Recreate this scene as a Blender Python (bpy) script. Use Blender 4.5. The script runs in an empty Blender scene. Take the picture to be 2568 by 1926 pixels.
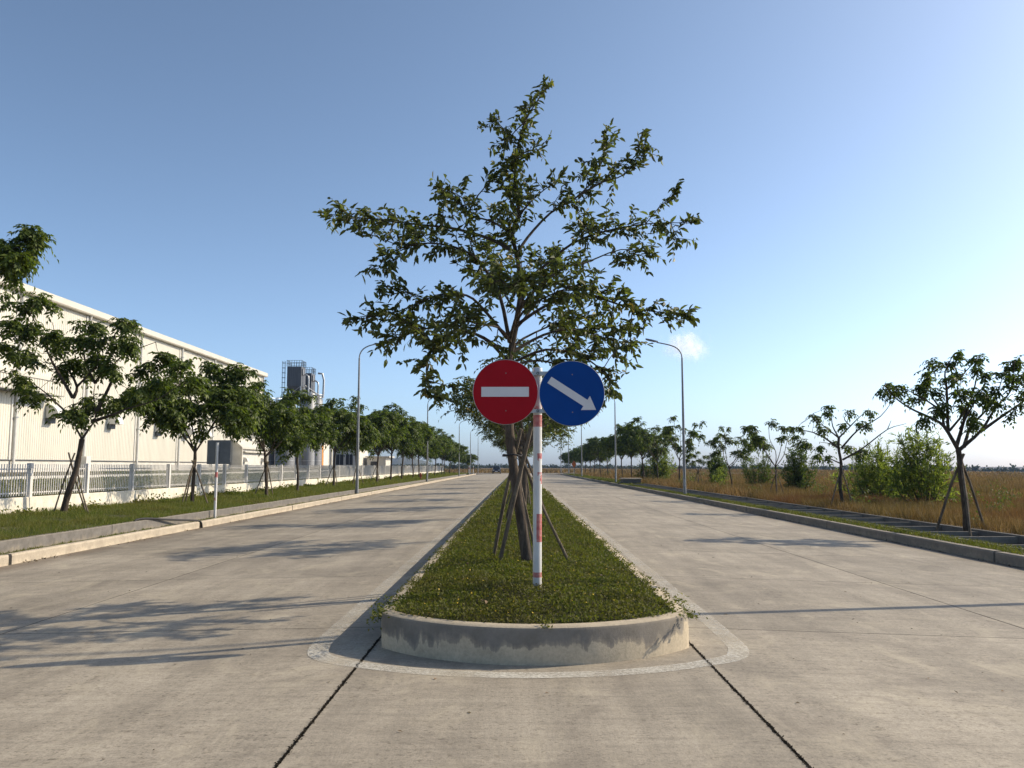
import bpy, math, random
import numpy as np
from mathutils import Vector

sc = bpy.context.scene
COL = sc.collection
rad = math.radians

# ------------------------------------------------------------------ camera
SUN_AZ, SUN_EL = 19.0, 32.5          # azimuth from +X towards +Y, elevation
cam_d = bpy.data.cameras.new('camera')
cam_d.sensor_width = 36.0
cam_d.lens = 2082.0 / 2568.0 * 36.0
cam_d.clip_start = 0.1
cam_d.clip_end = 20000.0
cam = bpy.data.objects.new('camera', cam_d)
cam.location = (0, 0, 1.6)
cam.rotation_euler = (rad(90 + 5.65), 0, rad(0.466))
COL.objects.link(cam)
sc.camera = cam

# ------------------------------------------------------------------ sky
w = bpy.data.worlds.new('World')
sc.world = w
w.use_nodes = True
wt = w.node_tree
wt.nodes.clear()
wo = wt.nodes.new('ShaderNodeOutputWorld')
bg = wt.nodes.new('ShaderNodeBackground')
sky = wt.nodes.new('ShaderNodeTexSky')
sky.sky_type = 'NISHITA'
sky.sun_disc = False
sky.sun_elevation = rad(SUN_EL)
sky.sun_rotation = rad(90 - SUN_AZ)
sky.altitude = 0
sky.air_density = 0.6
sky.dust_density = 1.35
sky.ozone_density = 3.6
bg.inputs['Strength'].default_value = 0.150
gm = wt.nodes.new('ShaderNodeGamma')          # a hazier, more contrasty sky than the bare model
gm.inputs['Gamma'].default_value = 1.13
wt.links.new(sky.outputs[0], gm.inputs['Color'])
hs = wt.nodes.new('ShaderNodeHueSaturation')
hs.inputs['Hue'].default_value = 0.488
hs.inputs['Saturation'].default_value = 0.85
wt.links.new(gm.outputs[0], hs.inputs['Color'])
wt.links.new(hs.outputs[0], bg.inputs['Color'])
wt.links.new(bg.outputs[0], wo.inputs['Surface'])

# ------------------------------------------------------------------ sun
to_sun = Vector((math.cos(rad(SUN_EL)) * math.cos(rad(SUN_AZ)),
                 math.cos(rad(SUN_EL)) * math.sin(rad(SUN_AZ)),
                 math.sin(rad(SUN_EL))))
sd = bpy.data.lights.new('sun', 'SUN')
sd.energy = 4.8
sd.angle = rad(0.53)
sd.color = (1.0, 0.87, 0.67)
so = bpy.data.objects.new('sun', sd)
so.rotation_euler = to_sun.to_track_quat('Z', 'Y').to_euler()
so.location = (40, 20, 40)
COL.objects.link(so)

sc.view_settings.view_transform = 'Standard'
sc.view_settings.look = 'None'
sc.view_settings.exposure = 0.22
sc.view_settings.gamma = 1.0
sc.view_settings.use_curve_mapping = False
sc.render.engine = 'CYCLES'
sc.cycles.max_bounces = 6
sc.cycles.transparent_max_bounces = 128
sc.cycles.volume_bounces = 1
sc.cycles.use_denoising = True

# ------------------------------------------------------------------ materials
def new_mat(name):
    m = bpy.data.materials.new(name)
    m.use_nodes = True
    nt = m.node_tree
    b = nt.nodes['Principled BSDF']
    return m, nt, b

def N(nt, t, **kw):
    n = nt.nodes.new(t)
    for k, v in kw.items():
        setattr(n, k, v)
    return n

def noise(nt, vec, scale, detail=4, rough=0.55, dist=0.0):
    n = N(nt, 'ShaderNodeTexNoise')
    n.inputs['Scale'].default_value = scale
    n.inputs['Detail'].default_value = detail
    n.inputs['Roughness'].default_value = rough
    n.inputs['Distortion'].default_value = dist
    if vec is not None:
        nt.links.new(vec, n.inputs['Vector'])
    return n.outputs['Fac']

def ramp(nt, fac, stops):
    r = N(nt, 'ShaderNodeValToRGB')
    e = r.color_ramp.elements
    while len(e) < len(stops):
        e.new(0.5)
    for el, (p, c) in zip(e, stops):
        el.position = p
        if isinstance(c, (int, float)):
            c = (c, c, c)
        el.color = (*c, 1)
    nt.links.new(fac, r.inputs['Fac'])
    return r.outputs['Color']

def mix(nt, a, b, fac, mode='MIX'):
    m = N(nt, 'ShaderNodeMix', data_type='RGBA', blend_type=mode)
    for sock, v in ((m.inputs[0], fac), (m.inputs[6], a), (m.inputs[7], b)):
        if isinstance(v, bpy.types.NodeSocket):
            nt.links.new(v, sock)
        elif isinstance(v, (int, float)):
            sock.default_value = v
        else:
            sock.default_value = (*v, 1)
    return m.outputs[2]

def pos(nt):
    return N(nt, 'ShaderNodeNewGeometry').outputs['Position']

def scaled(nt, vec, s):
    m = N(nt, 'ShaderNodeMapping')
    m.inputs['Scale'].default_value = s
    nt.links.new(vec, m.inputs['Vector'])
    return m.outputs[0]

def bump(nt, b, h, strength=0.3, dist=0.01):
    n = N(nt, 'ShaderNodeBump')
    n.inputs['Strength'].default_value = strength
    n.inputs['Distance'].default_value = dist
    nt.links.new(h, n.inputs['Height'])
    nt.links.new(n.outputs[0], b.inputs['Normal'])

def axis(nt, vec, k):
    s = N(nt, 'ShaderNodeSeparateXYZ')
    nt.links.new(vec, s.inputs[0])
    return s.outputs[k]

def math_n(nt, op, a, b=None, clamp=False):
    m = N(nt, 'ShaderNodeMath', operation=op, use_clamp=clamp)
    for i, v in enumerate((a, b)):
        if v is None:
            continue
        if isinstance(v, (int, float)):
            m.inputs[i].default_value = v
        else:
            nt.links.new(v, m.inputs[i])
    return m.outputs[0]

def mat_concrete_road():
    m, nt, b = new_mat('road_concrete')
    p = pos(nt)
    oi = N(nt, 'ShaderNodeObjectInfo').outputs['Random']
    big = ramp(nt, noise(nt, p, 0.55, 6, 0.62, 0.4), [(0.3, (0.233, 0.201, 0.155)), (0.52, (0.313, 0.271, 0.210)), (0.72, (0.385, 0.336, 0.262))])
    # broom / tyre streaks that run along the road
    st = ramp(nt, noise(nt, scaled(nt, p, (2.2, 0.16, 1)), 1.6, 5, 0.6), [(0.33, 0.72), (0.6, 1.06)])
    c = mix(nt, big, st, 0.6, 'MULTIPLY')
    fine = ramp(nt, noise(nt, p, 26, 5, 0.7), [(0.32, 0.76), (0.5, 1.0), (0.72, 1.14)])
    c = mix(nt, c, fine, 0.8, 'MULTIPLY')
    # worn exposed aggregate: dark specks, denser in some patches
    patch = ramp(nt, noise(nt, p, 1.3, 5, 0.65), [(0.36, 0.25), (0.60, 1.0)])
    sp = ramp(nt, noise(nt, scaled(nt, p, (0.8, 1.25, 1)), 31, 3, 0.55, 0.3), [(0.585, 0.0), (0.655, 1.0)])
    sp2 = ramp(nt, noise(nt, p, 11, 3, 0.6), [(0.61, 0.0), (0.69, 1.0)])
    c = mix(nt, c, mix(nt, (1, 1, 1), (0.56, 0.54, 0.51), sp), patch, 'MULTIPLY')
    c = mix(nt, c, mix(nt, (1, 1, 1), (0.76, 0.74, 0.71), sp2), patch, 'MULTIPLY')
    # brushed finish across the lane
    br = ramp(nt, noise(nt, scaled(nt, p, (0.32, 3.2, 1)), 4.2, 6, 0.68), [(0.32, 0.80), (0.52, 1.0), (0.70, 1.12)])
    c = mix(nt, c, br, 0.85, 'MULTIPLY')
    grit = ramp(nt, noise(nt, p, 75, 3, 0.8), [(0.34, 0.70), (0.5, 1.0), (0.68, 1.16)])
    c = mix(nt, c, grit, 0.75, 'MULTIPLY')
    # dried mud stains and pale dust
    stain = ramp(nt, noise(nt, p, 0.9, 8, 0.7, 1.4), [(0.53, 0.0), (0.68, 0.62)])
    c = mix(nt, c, (0.180, 0.152, 0.118), stain)
    pale = ramp(nt, noise(nt, scaled(nt, p, (1, 0.55, 1)), 1.7, 8, 0.72, 0.6), [(0.52, 0.0), (0.70, 0.6)])
    c = mix(nt, c, (0.45, 0.39, 0.285), pale)
    # dirt washed against the kerbs
    ax = math_n(nt, 'ABSOLUTE', axis(nt, p, 0))
    edge = math_n(nt, 'MULTIPLY', math_n(nt, 'SUBTRACT', ax, 8.35), 1.6, True)
    edge = math_n(nt, 'MULTIPLY', edge, ramp(nt, noise(nt, scaled(nt, p, (1, 0.3, 1)), 2.2, 5, 0.65), [(0.34, 0.0), (0.6, 0.85)]))
    c = mix(nt, c, (0.13, 0.095, 0.062), edge)
    tint = ramp(nt, oi, [(0.0, 0.88), (1.0, 1.07)])
    c = mix(nt, c, tint, 1.0, 'MULTIPLY')
    nt.links.new(c, b.inputs['Base Color'])
    b.inputs['Roughness'].default_value = 0.82
    b.inputs['Specular IOR Level'].default_value = 0.35
    h = math_n(nt, 'ADD', noise(nt, p, 45, 5, 0.7), math_n(nt, 'MULTIPLY', noise(nt, scaled(nt, p, (3, 0.35, 1)), 14, 3), 0.5))
    bump(nt, b, h, 0.45, 0.006)
    return m

def mat_kerb(name, base, drip=0.0, zt=0.31, dark=(0.115, 0.107, 0.098)):
    """old cast concrete; black mould that runs down from the top edge in drips"""
    m, nt, b = new_mat(name)
    p = pos(nt)
    c = mix(nt, base, [x * 0.72 for x in base], ramp(nt, noise(nt, p, 3.2, 6, 0.65), [(0.4, 0.0), (0.7, 0.9)]))
    c = mix(nt, c, ramp(nt, noise(nt, p, 38, 4, 0.7), [(0.3, 0.78), (0.6, 1.06)]), 0.8, 'MULTIPLY')
    if drip:
        z = axis(nt, p, 2)
        runs = noise(nt, scaled(nt, p, (1, 1, 0.10)), 7.5, 3, 0.5)
        thin = noise(nt, scaled(nt, p, (1, 1, 0.08)), 26, 3, 0.6)
        blot = noise(nt, p, 1.7, 3, 0.55)
        frag = noise(nt, p, 24, 5, 0.7)
        d = math_n(nt, 'MULTIPLY', math_n(nt, 'SUBTRACT', z, zt), 2.6)
        s = math_n(nt, 'ADD', d, math_n(nt, 'MULTIPLY', runs, 0.62))
        s = math_n(nt, 'ADD', s, math_n(nt, 'MULTIPLY', blot, 0.95))
        s = math_n(nt, 'ADD', s, math_n(nt, 'MULTIPLY', thin, 0.30))
        s = math_n(nt, 'ADD', s, math_n(nt, 'MULTIPLY', frag, 0.22))
        f = ramp(nt, s, [(0.62, 0.0), (0.66, drip * 0.62), (0.80, drip)])
        dark = mix(nt, dark, [q * 1.6 for q in dark], ramp(nt, noise(nt, p, 5, 5, 0.65), [(0.4, 0.0), (0.7, 1.0)]))
        nz = axis(nt, N(nt, 'ShaderNodeNewGeometry').outputs['Normal'], 2)
        f = math_n(nt, 'MULTIPLY', f, math_n(nt, 'SUBTRACT', 1.0, math_n(nt, 'MULTIPLY', math_n(nt, 'ABSOLUTE', nz), 0.85)))
        c = mix(nt, c, dark, f)
    nt.links.new(c, b.inputs['Base Color'])
    b.inputs['Roughness'].default_value = 0.88
    b.inputs['Specular IOR Level'].default_value = 0.25
    bump(nt, b, math_n(nt, 'ADD', noise(nt, p, 60, 4, 0.7), noise(nt, p, 9, 3)), 0.5, 0.006)
    return m

def mat_simple(name, col, rough=0.6, metal=0.0, var=0.12, scale=6.0, bmp=0.0, spec=0.4, stretch=(1, 1, 1)):
    m, nt, b = new_mat(name)
    p = scaled(nt, pos(nt), stretch)
    c = mix(nt, col, ramp(nt, noise(nt, p, scale, 5, 0.62), [(0.3, 1 - 1.6 * var), (0.7, 1 + var)]), 1.0, 'MULTIPLY')
    nt.links.new(c, b.inputs['Base Color'])
    b.inputs['Roughness'].default_value = rough
    b.inputs['Metallic'].default_value = metal
    b.inputs['Specular IOR Level'].default_value = spec
    if bmp:
        bump(nt, b, noise(nt, p, scale * 3, 4, 0.6), bmp, 0.02)
    return m

def mat_leaf(name, stops, trans=0.3, rough=0.42, spec=0.45, patch=None, pscale=0.6, tcol=None, patch2=None):
    """leaf: each island gets its own tone, light passes through the blade"""
    m, nt, b = new_mat(name)
    g = N(nt, 'ShaderNodeNewGeometry')
    c = ramp(nt, g.outputs['Random Per Island'], stops)
    if patch:
        c = mix(nt, c, patch, ramp(nt, noise(nt, g.outputs['Position'], pscale, 4, 0.6), [(0.42, 0.0), (0.68, 0.85)]))
    if patch2:
        c = mix(nt, c, patch2, ramp(nt, noise(nt, g.outputs['Position'], pscale * 0.55, 5, 0.6, 1.0), [(0.5, 0.0), (0.66, 0.8)]))
    nt.links.new(c, b.inputs['Base Color'])
    b.inputs['Roughness'].default_value = rough
    b.inputs['Specular IOR Level'].default_value = spec
    t = N(nt, 'ShaderNodeBsdfTranslucent')
    nt.links.new(mix(nt, c, tcol or (1.5, 1.7, 0.55), 1.0, 'MULTIPLY'), t.inputs['Color'])
    ms = N(nt, 'ShaderNodeMixShader')
    ms.inputs[0].default_value = trans
    nt.links.new(b.outputs[0], ms.inputs[1])
    nt.links.new(t.outputs[0], ms.inputs[2])
    nt.links.new(ms.outputs[0], nt.nodes['Material Output'].inputs['Surface'])
    return m

def mat_bark(name, a, b2, scale=9):
    m, nt, b = new_mat(name)
    tc = N(nt, 'ShaderNodeTexCoord').outputs['Object']
    n1 = noise(nt, scaled(nt, tc, (2.6, 2.6, 0.55)), scale, 6, 0.7, 0.6)
    c = ramp(nt, n1, [(0.32, a), (0.66, b2)])
    c = mix(nt, c, ramp(nt, noise(nt, tc, 2.2, 3), [(0.35, 0.75), (0.7, 1.15)]), 1.0, 'MULTIPLY')
    nt.links.new(c, b.inputs['Base Color'])
    b.inputs['Roughness'].default_value = 0.9
    b.inputs['Specular IOR Level'].default_value = 0.2
    bump(nt, b, n1, 0.9, 0.02)
    return m

def mat_line():
    m, nt, b = new_mat('worn_road_paint')
    p = pos(nt)
    b.inputs['Base Color'].default_value = (0.62, 0.585, 0.50, 1)
    c = mix(nt, (0.64, 0.61, 0.53), (0.55, 0.47, 0.32), ramp(nt, noise(nt, p, 1.1, 4), [(0.5, 0.0), (0.7, 0.6)]))
    nt.links.new(c, b.inputs['Base Color'])
    b.inputs['Roughness'].default_value = 0.75
    y = axis(nt, p, 1)
    # the straight edge lines are almost worn away, the nose curve less so
    far = math_n(nt, 'MULTIPLY', math_n(nt, 'SUBTRACT', y, 7.4), 0.09, True)
    far = math_n(nt, 'MINIMUM', far, 0.085)
    s = math_n(nt, 'ADD', noise(nt, p, 30, 6, 0.75), math_n(nt, 'MULTIPLY', noise(nt, p, 2.4, 4, 0.6), 0.55))
    s = math_n(nt, 'SUBTRACT', s, far)
    al = ramp(nt, s, [(0.60, 0.10), (0.80, 0.45), (1.0, 0.85)])
    tr = N(nt, 'ShaderNodeBsdfTransparent')
    ms = N(nt, 'ShaderNodeMixShader')
    nt.links.new(al, ms.inputs[0])
    nt.links.new(tr.outputs[0], ms.inputs[1])
    nt.links.new(b.outputs[0], ms.inputs[2])
    nt.links.new(ms.outputs[0], nt.nodes['Material Output'].inputs['Surface'])
    return m

def mat_pole_paint(name, bands, base_dirt=0.5):
    """white paint with the remains of red bands (object z in metres): (z0, z1, how much is left)"""
    m, nt, b = new_mat(name)
    tc = N(nt, 'ShaderNodeTexCoord').outputs['Object']
    z = axis(nt, tc, 2)
    c = mix(nt, (0.62, 0.61, 0.58), (0.45, 0.42, 0.37), ramp(nt, noise(nt, scaled(nt, tc, (1, 1, 0.25)), 14, 5, 0.65), [(0.45, 0.0), (0.75, 0.7)]))
    red = mix(nt, (0.40, 0.055, 0.05), (0.50, 0.20, 0.17), ramp(nt, noise(nt, tc, 22, 4), [(0.4, 0.0), (0.65, 0.9)]))
    n = noise(nt, tc, 9, 4, 0.6)
    for z0, z1, left, x0 in bands:
        i = math_n(nt, 'MULTIPLY', math_n(nt, 'GREATER_THAN', z, z0), math_n(nt, 'LESS_THAN', z, z1))
        i = math_n(nt, 'MULTIPLY', i, math_n(nt, 'GREATER_THAN', math_n(nt, 'ADD', axis(nt, tc, 0), math_n(nt, 'MULTIPLY', n, 0.012)), x0 + 0.006))
        k = ramp(nt, n, [(max(0.0, 0.78 - 0.55 * left), 0.0), (max(0.02, 0.82 - 0.55 * left), 0.92)])
        c = mix(nt, c, red, math_n(nt, 'MULTIPLY', i, k))
    low = math_n(nt, 'MULTIPLY', math_n(nt, 'SUBTRACT', 0.35, z), 2.2, True)
    c = mix(nt, c, (0.30, 0.24, 0.18), math_n(nt, 'MULTIPLY', low, math_n(nt, 'MULTIPLY', n, base_dirt * 1.6)))
    nt.links.new(c, b.inputs['Base Color'])
    b.inputs['Roughness'].default_value = 0.5
    bump(nt, b, noise(nt, tc, 30, 3), 0.15, 0.004)
    return m

def mat_ground(name, stops, scale, fine=9.0, rough=0.95):
    m, nt, b = new_mat(name)
    p = pos(nt)
    c = ramp(nt, noise(nt, p, scale, 8, 0.62, 0.6), stops)
    c = mix(nt, c, ramp(nt, noise(nt, p, fine, 6, 0.7), [(0.3, 0.65), (0.7, 1.25)]), 1.0, 'MULTIPLY')
    nt.links.new(c, b.inputs['Base Color'])
    b.inputs['Roughness'].default_value = rough
    b.inputs['Specular IOR Level'].default_value = 0.15
    bump(nt, b, noise(nt, p, fine, 5, 0.7), 0.6, 0.05)
    return m

M = {}
M['road'] = mat_concrete_road()
M['joint'] = mat_simple('joint_dirt', (0.040, 0.033, 0.024), 0.95, 0, 0.3, 20, 0.6, 0.1)
M['nose_kerb'] = mat_kerb('mouldy_kerb', (0.52, 0.435, 0.31), 0.93, 0.295)
M['cream_kerb'] = mat_kerb('cream_kerb', (0.50, 0.425, 0.32), 0.25, 0.03)
M['old_kerb'] = mat_kerb('weathered_kerb', (0.23, 0.20, 0.158), 0.85, 0.20)
M['grey_kerb'] = mat_kerb('grey_kerb', (0.31, 0.272, 0.218), 0.5, -0.02)
M['channel'] = mat_kerb('drain_concrete', (0.125, 0.118, 0.105), 0.6, 0.02)
M['beam'] = mat_kerb('beam_concrete', (0.23, 0.21, 0.178), 0.0)
M['line'] = mat_line()
M['soil'] = mat_ground('median_soil', [(0.3, (0.045, 0.045, 0.02)), (0.7, (0.075, 0.07, 0.032))], 3, 14)
M['verge_soil'] = mat_ground('verge_soil', [(0.3, (0.04, 0.05, 0.018)), (0.7, (0.09, 0.085, 0.04))], 0.8, 8)
M['ground'] = mat_ground('dry_land', [(0.28, (0.075, 0.075, 0.030)), (0.45, (0.135, 0.088, 0.038)), (0.62, (0.17, 0.11, 0.048)), (0.78, (0.11, 0.09, 0.036))], 0.05, 2.2)
M['yard'] = mat_ground('yard_earth', [(0.35, (0.085, 0.085, 0.04)), (0.55, (0.15, 0.13, 0.09)), (0.7, (0.20, 0.175, 0.135))], 0.12, 3)
M['gravel'] = mat_ground('dark_silt', [(0.3, (0.05, 0.047, 0.04)), (0.7, (0.085, 0.08, 0.068))], 2, 16)
M['grass'] = mat_leaf('verge_grass', [(0, (0.060, 0.085, 0.018)), (0.5, (0.098, 0.122, 0.028)), (0.9, (0.150, 0.145, 0.044)), (1, (0.24, 0.2, 0.085))], 0.38, 0.6, 0.15, patch=(0.14, 0.125, 0.045), pscale=0.5)
M['cover'] = mat_leaf('ground_cover_leaf', [(0, (0.060, 0.078, 0.016)), (0.55, (0.102, 0.112, 0.027)), (0.975, (0.155, 0.145, 0.042)), (1, (0.22, 0.16, 0.06))], 0.34, 0.6, 0.15, patch=(0.100, 0.088, 0.034), pscale=1.4)
M['straw'] = mat_leaf('dry_grass', [(0, (0.088, 0.062, 0.028)), (0.4, (0.180, 0.118, 0.050)), (0.8, (0.275, 0.185, 0.080)), (1, (0.40, 0.30, 0.16))], 0.3, 0.7, 0.1, patch=(0.085, 0.092, 0.032), pscale=0.16, tcol=(1.25, 1.1, 0.75), patch2=(0.135, 0.072, 0.036))
M['hero_leaf'] = mat_leaf('median_tree_leaf', [(0, (0.045, 0.053, 0.020)), (0.5, (0.080, 0.092, 0.033)), (0.85, (0.115, 0.130, 0.047)), (0.985, (0.155, 0.170, 0.060)), (1, (0.27, 0.19, 0.06))], 0.30, 0.5, 0.25)
M['road_leaf'] = mat_leaf('street_tree_leaf', [(0, (0.032, 0.049, 0.013)), (0.5, (0.066, 0.092, 0.020)), (0.85, (0.110, 0.142, 0.030)), (1, (0.18, 0.205, 0.05))], 0.34, 0.5, 0.2)
M['bush_leaf'] = mat_leaf('acacia_leaf', [(0, (0.085, 0.115, 0.028)), (0.5, (0.155, 0.19, 0.048)), (1, (0.27, 0.28, 0.10))], 0.45, 0.5, 0.2)
M['dark_bush'] = mat_leaf('dark_bush_leaf', [(0, (0.045, 0.068, 0.02)), (0.6, (0.080, 0.11, 0.032)), (1, (0.13, 0.155, 0.05))], 0.36, 0.5, 0.2)
M['far_leaf'] = mat_leaf('far_leaf', [(0, (0.035, 0.045, 0.018)), (1, (0.06, 0.07, 0.028))], 0.15, 0.6, 0.2)
M['bark'] = mat_bark('grey_brown_bark', (0.055, 0.042, 0.032), (0.15, 0.118, 0.09))
M['bark_dark'] = mat_bark('dark_bark', (0.035, 0.028, 0.022), (0.105, 0.082, 0.062))
M['stake'] = mat_bark('weathered_pole_wood', (0.075, 0.058, 0.042), (0.21, 0.17, 0.125), 7)
M['petal'] = mat_simple('yellow_petal', (0.55, 0.36, 0.02), 0.6, 0, 0.1)
M['red_sign'] = mat_simple('red_sheeting', (0.36, 0.006, 0.014), 0.5, 0, 0.05, 3, 0, 0.12)
M['blue_sign'] = mat_simple('blue_sheeting', (0.003, 0.052, 0.24), 0.5, 0, 0.05, 3, 0, 0.12)
M['white_sign'] = mat_simple('white_sheeting', (0.66, 0.645, 0.64), 0.4, 0, 0.04, 4)
M['sign_back'] = mat_simple('grey_sign_back', (0.17, 0.175, 0.178), 0.55, 0.2, 0.12, 5)
M['galv'] = mat_simple('galvanised_steel', (0.42, 0.43, 0.43), 0.42, 0.7, 0.12, 11, 0, 0.5)
M['lamp_steel'] = mat_simple('lamp_post_steel', (0.22, 0.23, 0.235), 0.55, 0.2, 0.10, 4, 0, 0.5, (1, 1, 0.3))
M['rivet'] = mat_simple('dull_rivet', (0.25, 0.2, 0.18), 0.5, 0.4)
M['bolt'] = mat_simple('dark_bolt', (0.05, 0.05, 0.05), 0.5, 0.6)
M['pole'] = mat_pole_paint('banded_pole_paint', [(1.63, 1.75, 0.95, -1), (1.80, 1.92, 0.5, -1), (1.28, 1.36, 0.5, 0.0), (1.05, 1.17, 0.55, 0.0), (0.47, 0.75, 0.95, -0.012), (0.12, 0.17, 0.95, -1), (0.0, 0.12, 0.22, -1)])
M['pole2'] = mat_pole_paint('sign_post_paint', [(1.25, 1.42, 0.7, -1), (0.55, 0.64, 0.5, -1)], 0.3)
M['white_wall'] = mat_kerb('white_wall_render', (0.70, 0.65, 0.54), 0.0)
M['white_metal'] = mat_simple('white_fence_paint', (0.60, 0.58, 0.55), 0.5, 0, 0.06, 5)
M['clad'] = mat_simple('cream_cladding', (0.585, 0.555, 0.47), 0.45, 0.0, 0.05, 0.6, 0, 0.4, (1, 1, 0.15))
M['clad_trim'] = mat_simple('cream_trim', (0.55, 0.515, 0.435), 0.45, 0.0, 0.05, 1)
M['roof'] = mat_simple('roof_sheet', (0.55, 0.53, 0.48), 0.45, 0.2, 0.08, 0.5)
M['plinth'] = mat_simple('plinth_render', (0.55, 0.53, 0.48), 0.8, 0, 0.1, 1.5)
M['hood'] = mat_simple('hood_sheet', (0.60, 0.59, 0.55), 0.45, 0.1, 0.05, 2)
M['dark'] = mat_simple('dark_opening', (0.022, 0.022, 0.024), 0.7, 0, 0.2)
M['filter'] = mat_simple('filter_mesh', (0.12, 0.13, 0.14), 0.7, 0.2, 0.2, 30)
M['silo_dark'] = mat_simple('dark_hopper_steel', (0.115, 0.12, 0.13), 0.55, 0.3, 0.12, 1.2, 0, 0.4, (1, 1, 0.2))
M['silo'] = mat_simple('grey_silo_steel', (0.22, 0.225, 0.23), 0.55, 0.2, 0.12, 0.8, 0, 0.5, (1, 1, 0.15))
M['steel_blue'] = mat_simple('blue_grey_rail', (0.12, 0.15, 0.18), 0.5, 0.3)
M['banner_blue'] = mat_simple('blue_banner', (0.03, 0.035, 0.16), 0.6)
M['banner_orange'] = mat_simple('orange_banner', (0.55, 0.22, 0.03), 0.6)
M['glass'] = mat_simple('dark_glass', (0.02, 0.025, 0.03), 0.12, 0, 0.05)
M['car_paint'] = mat_simple('dark_blue_car_paint', (0.022, 0.03, 0.055), 0.25, 0.3, 0.03, 3, 0, 0.6)
M['tyre'] = mat_simple('black_rubber', (0.02, 0.02, 0.02), 0.8)
M['chrome'] = mat_simple('light_lens', (0.6, 0.6, 0.6), 0.2, 0.5)
M['hydrant'] = mat_simple('faded_red_paint', (0.24, 0.03, 0.02), 0.5, 0, 0.12)
M['orange'] = mat_simple('orange_board', (0.50, 0.12, 0.02), 0.5)
M['hose'] = mat_simple('black_hose', (0.022, 0.02, 0.018), 0.6)
M['hill'] = mat_ground('hill_scrub', [(0.3, (0.05, 0.06, 0.03)), (0.7, (0.11, 0.10, 0.06))], 0.004, 0.05)
M['litter'] = mat_leaf('dead_leaf', [(0, (0.05, 0.035, 0.022)), (0.7, (0.11, 0.08, 0.05)), (1, (0.3, 0.2, 0.12))], 0.1, 0.7, 0.2)
M['pebble'] = mat_simple('kerb_debris', (0.16, 0.12, 0.08), 0.9, 0, 0.4, 12)

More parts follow.
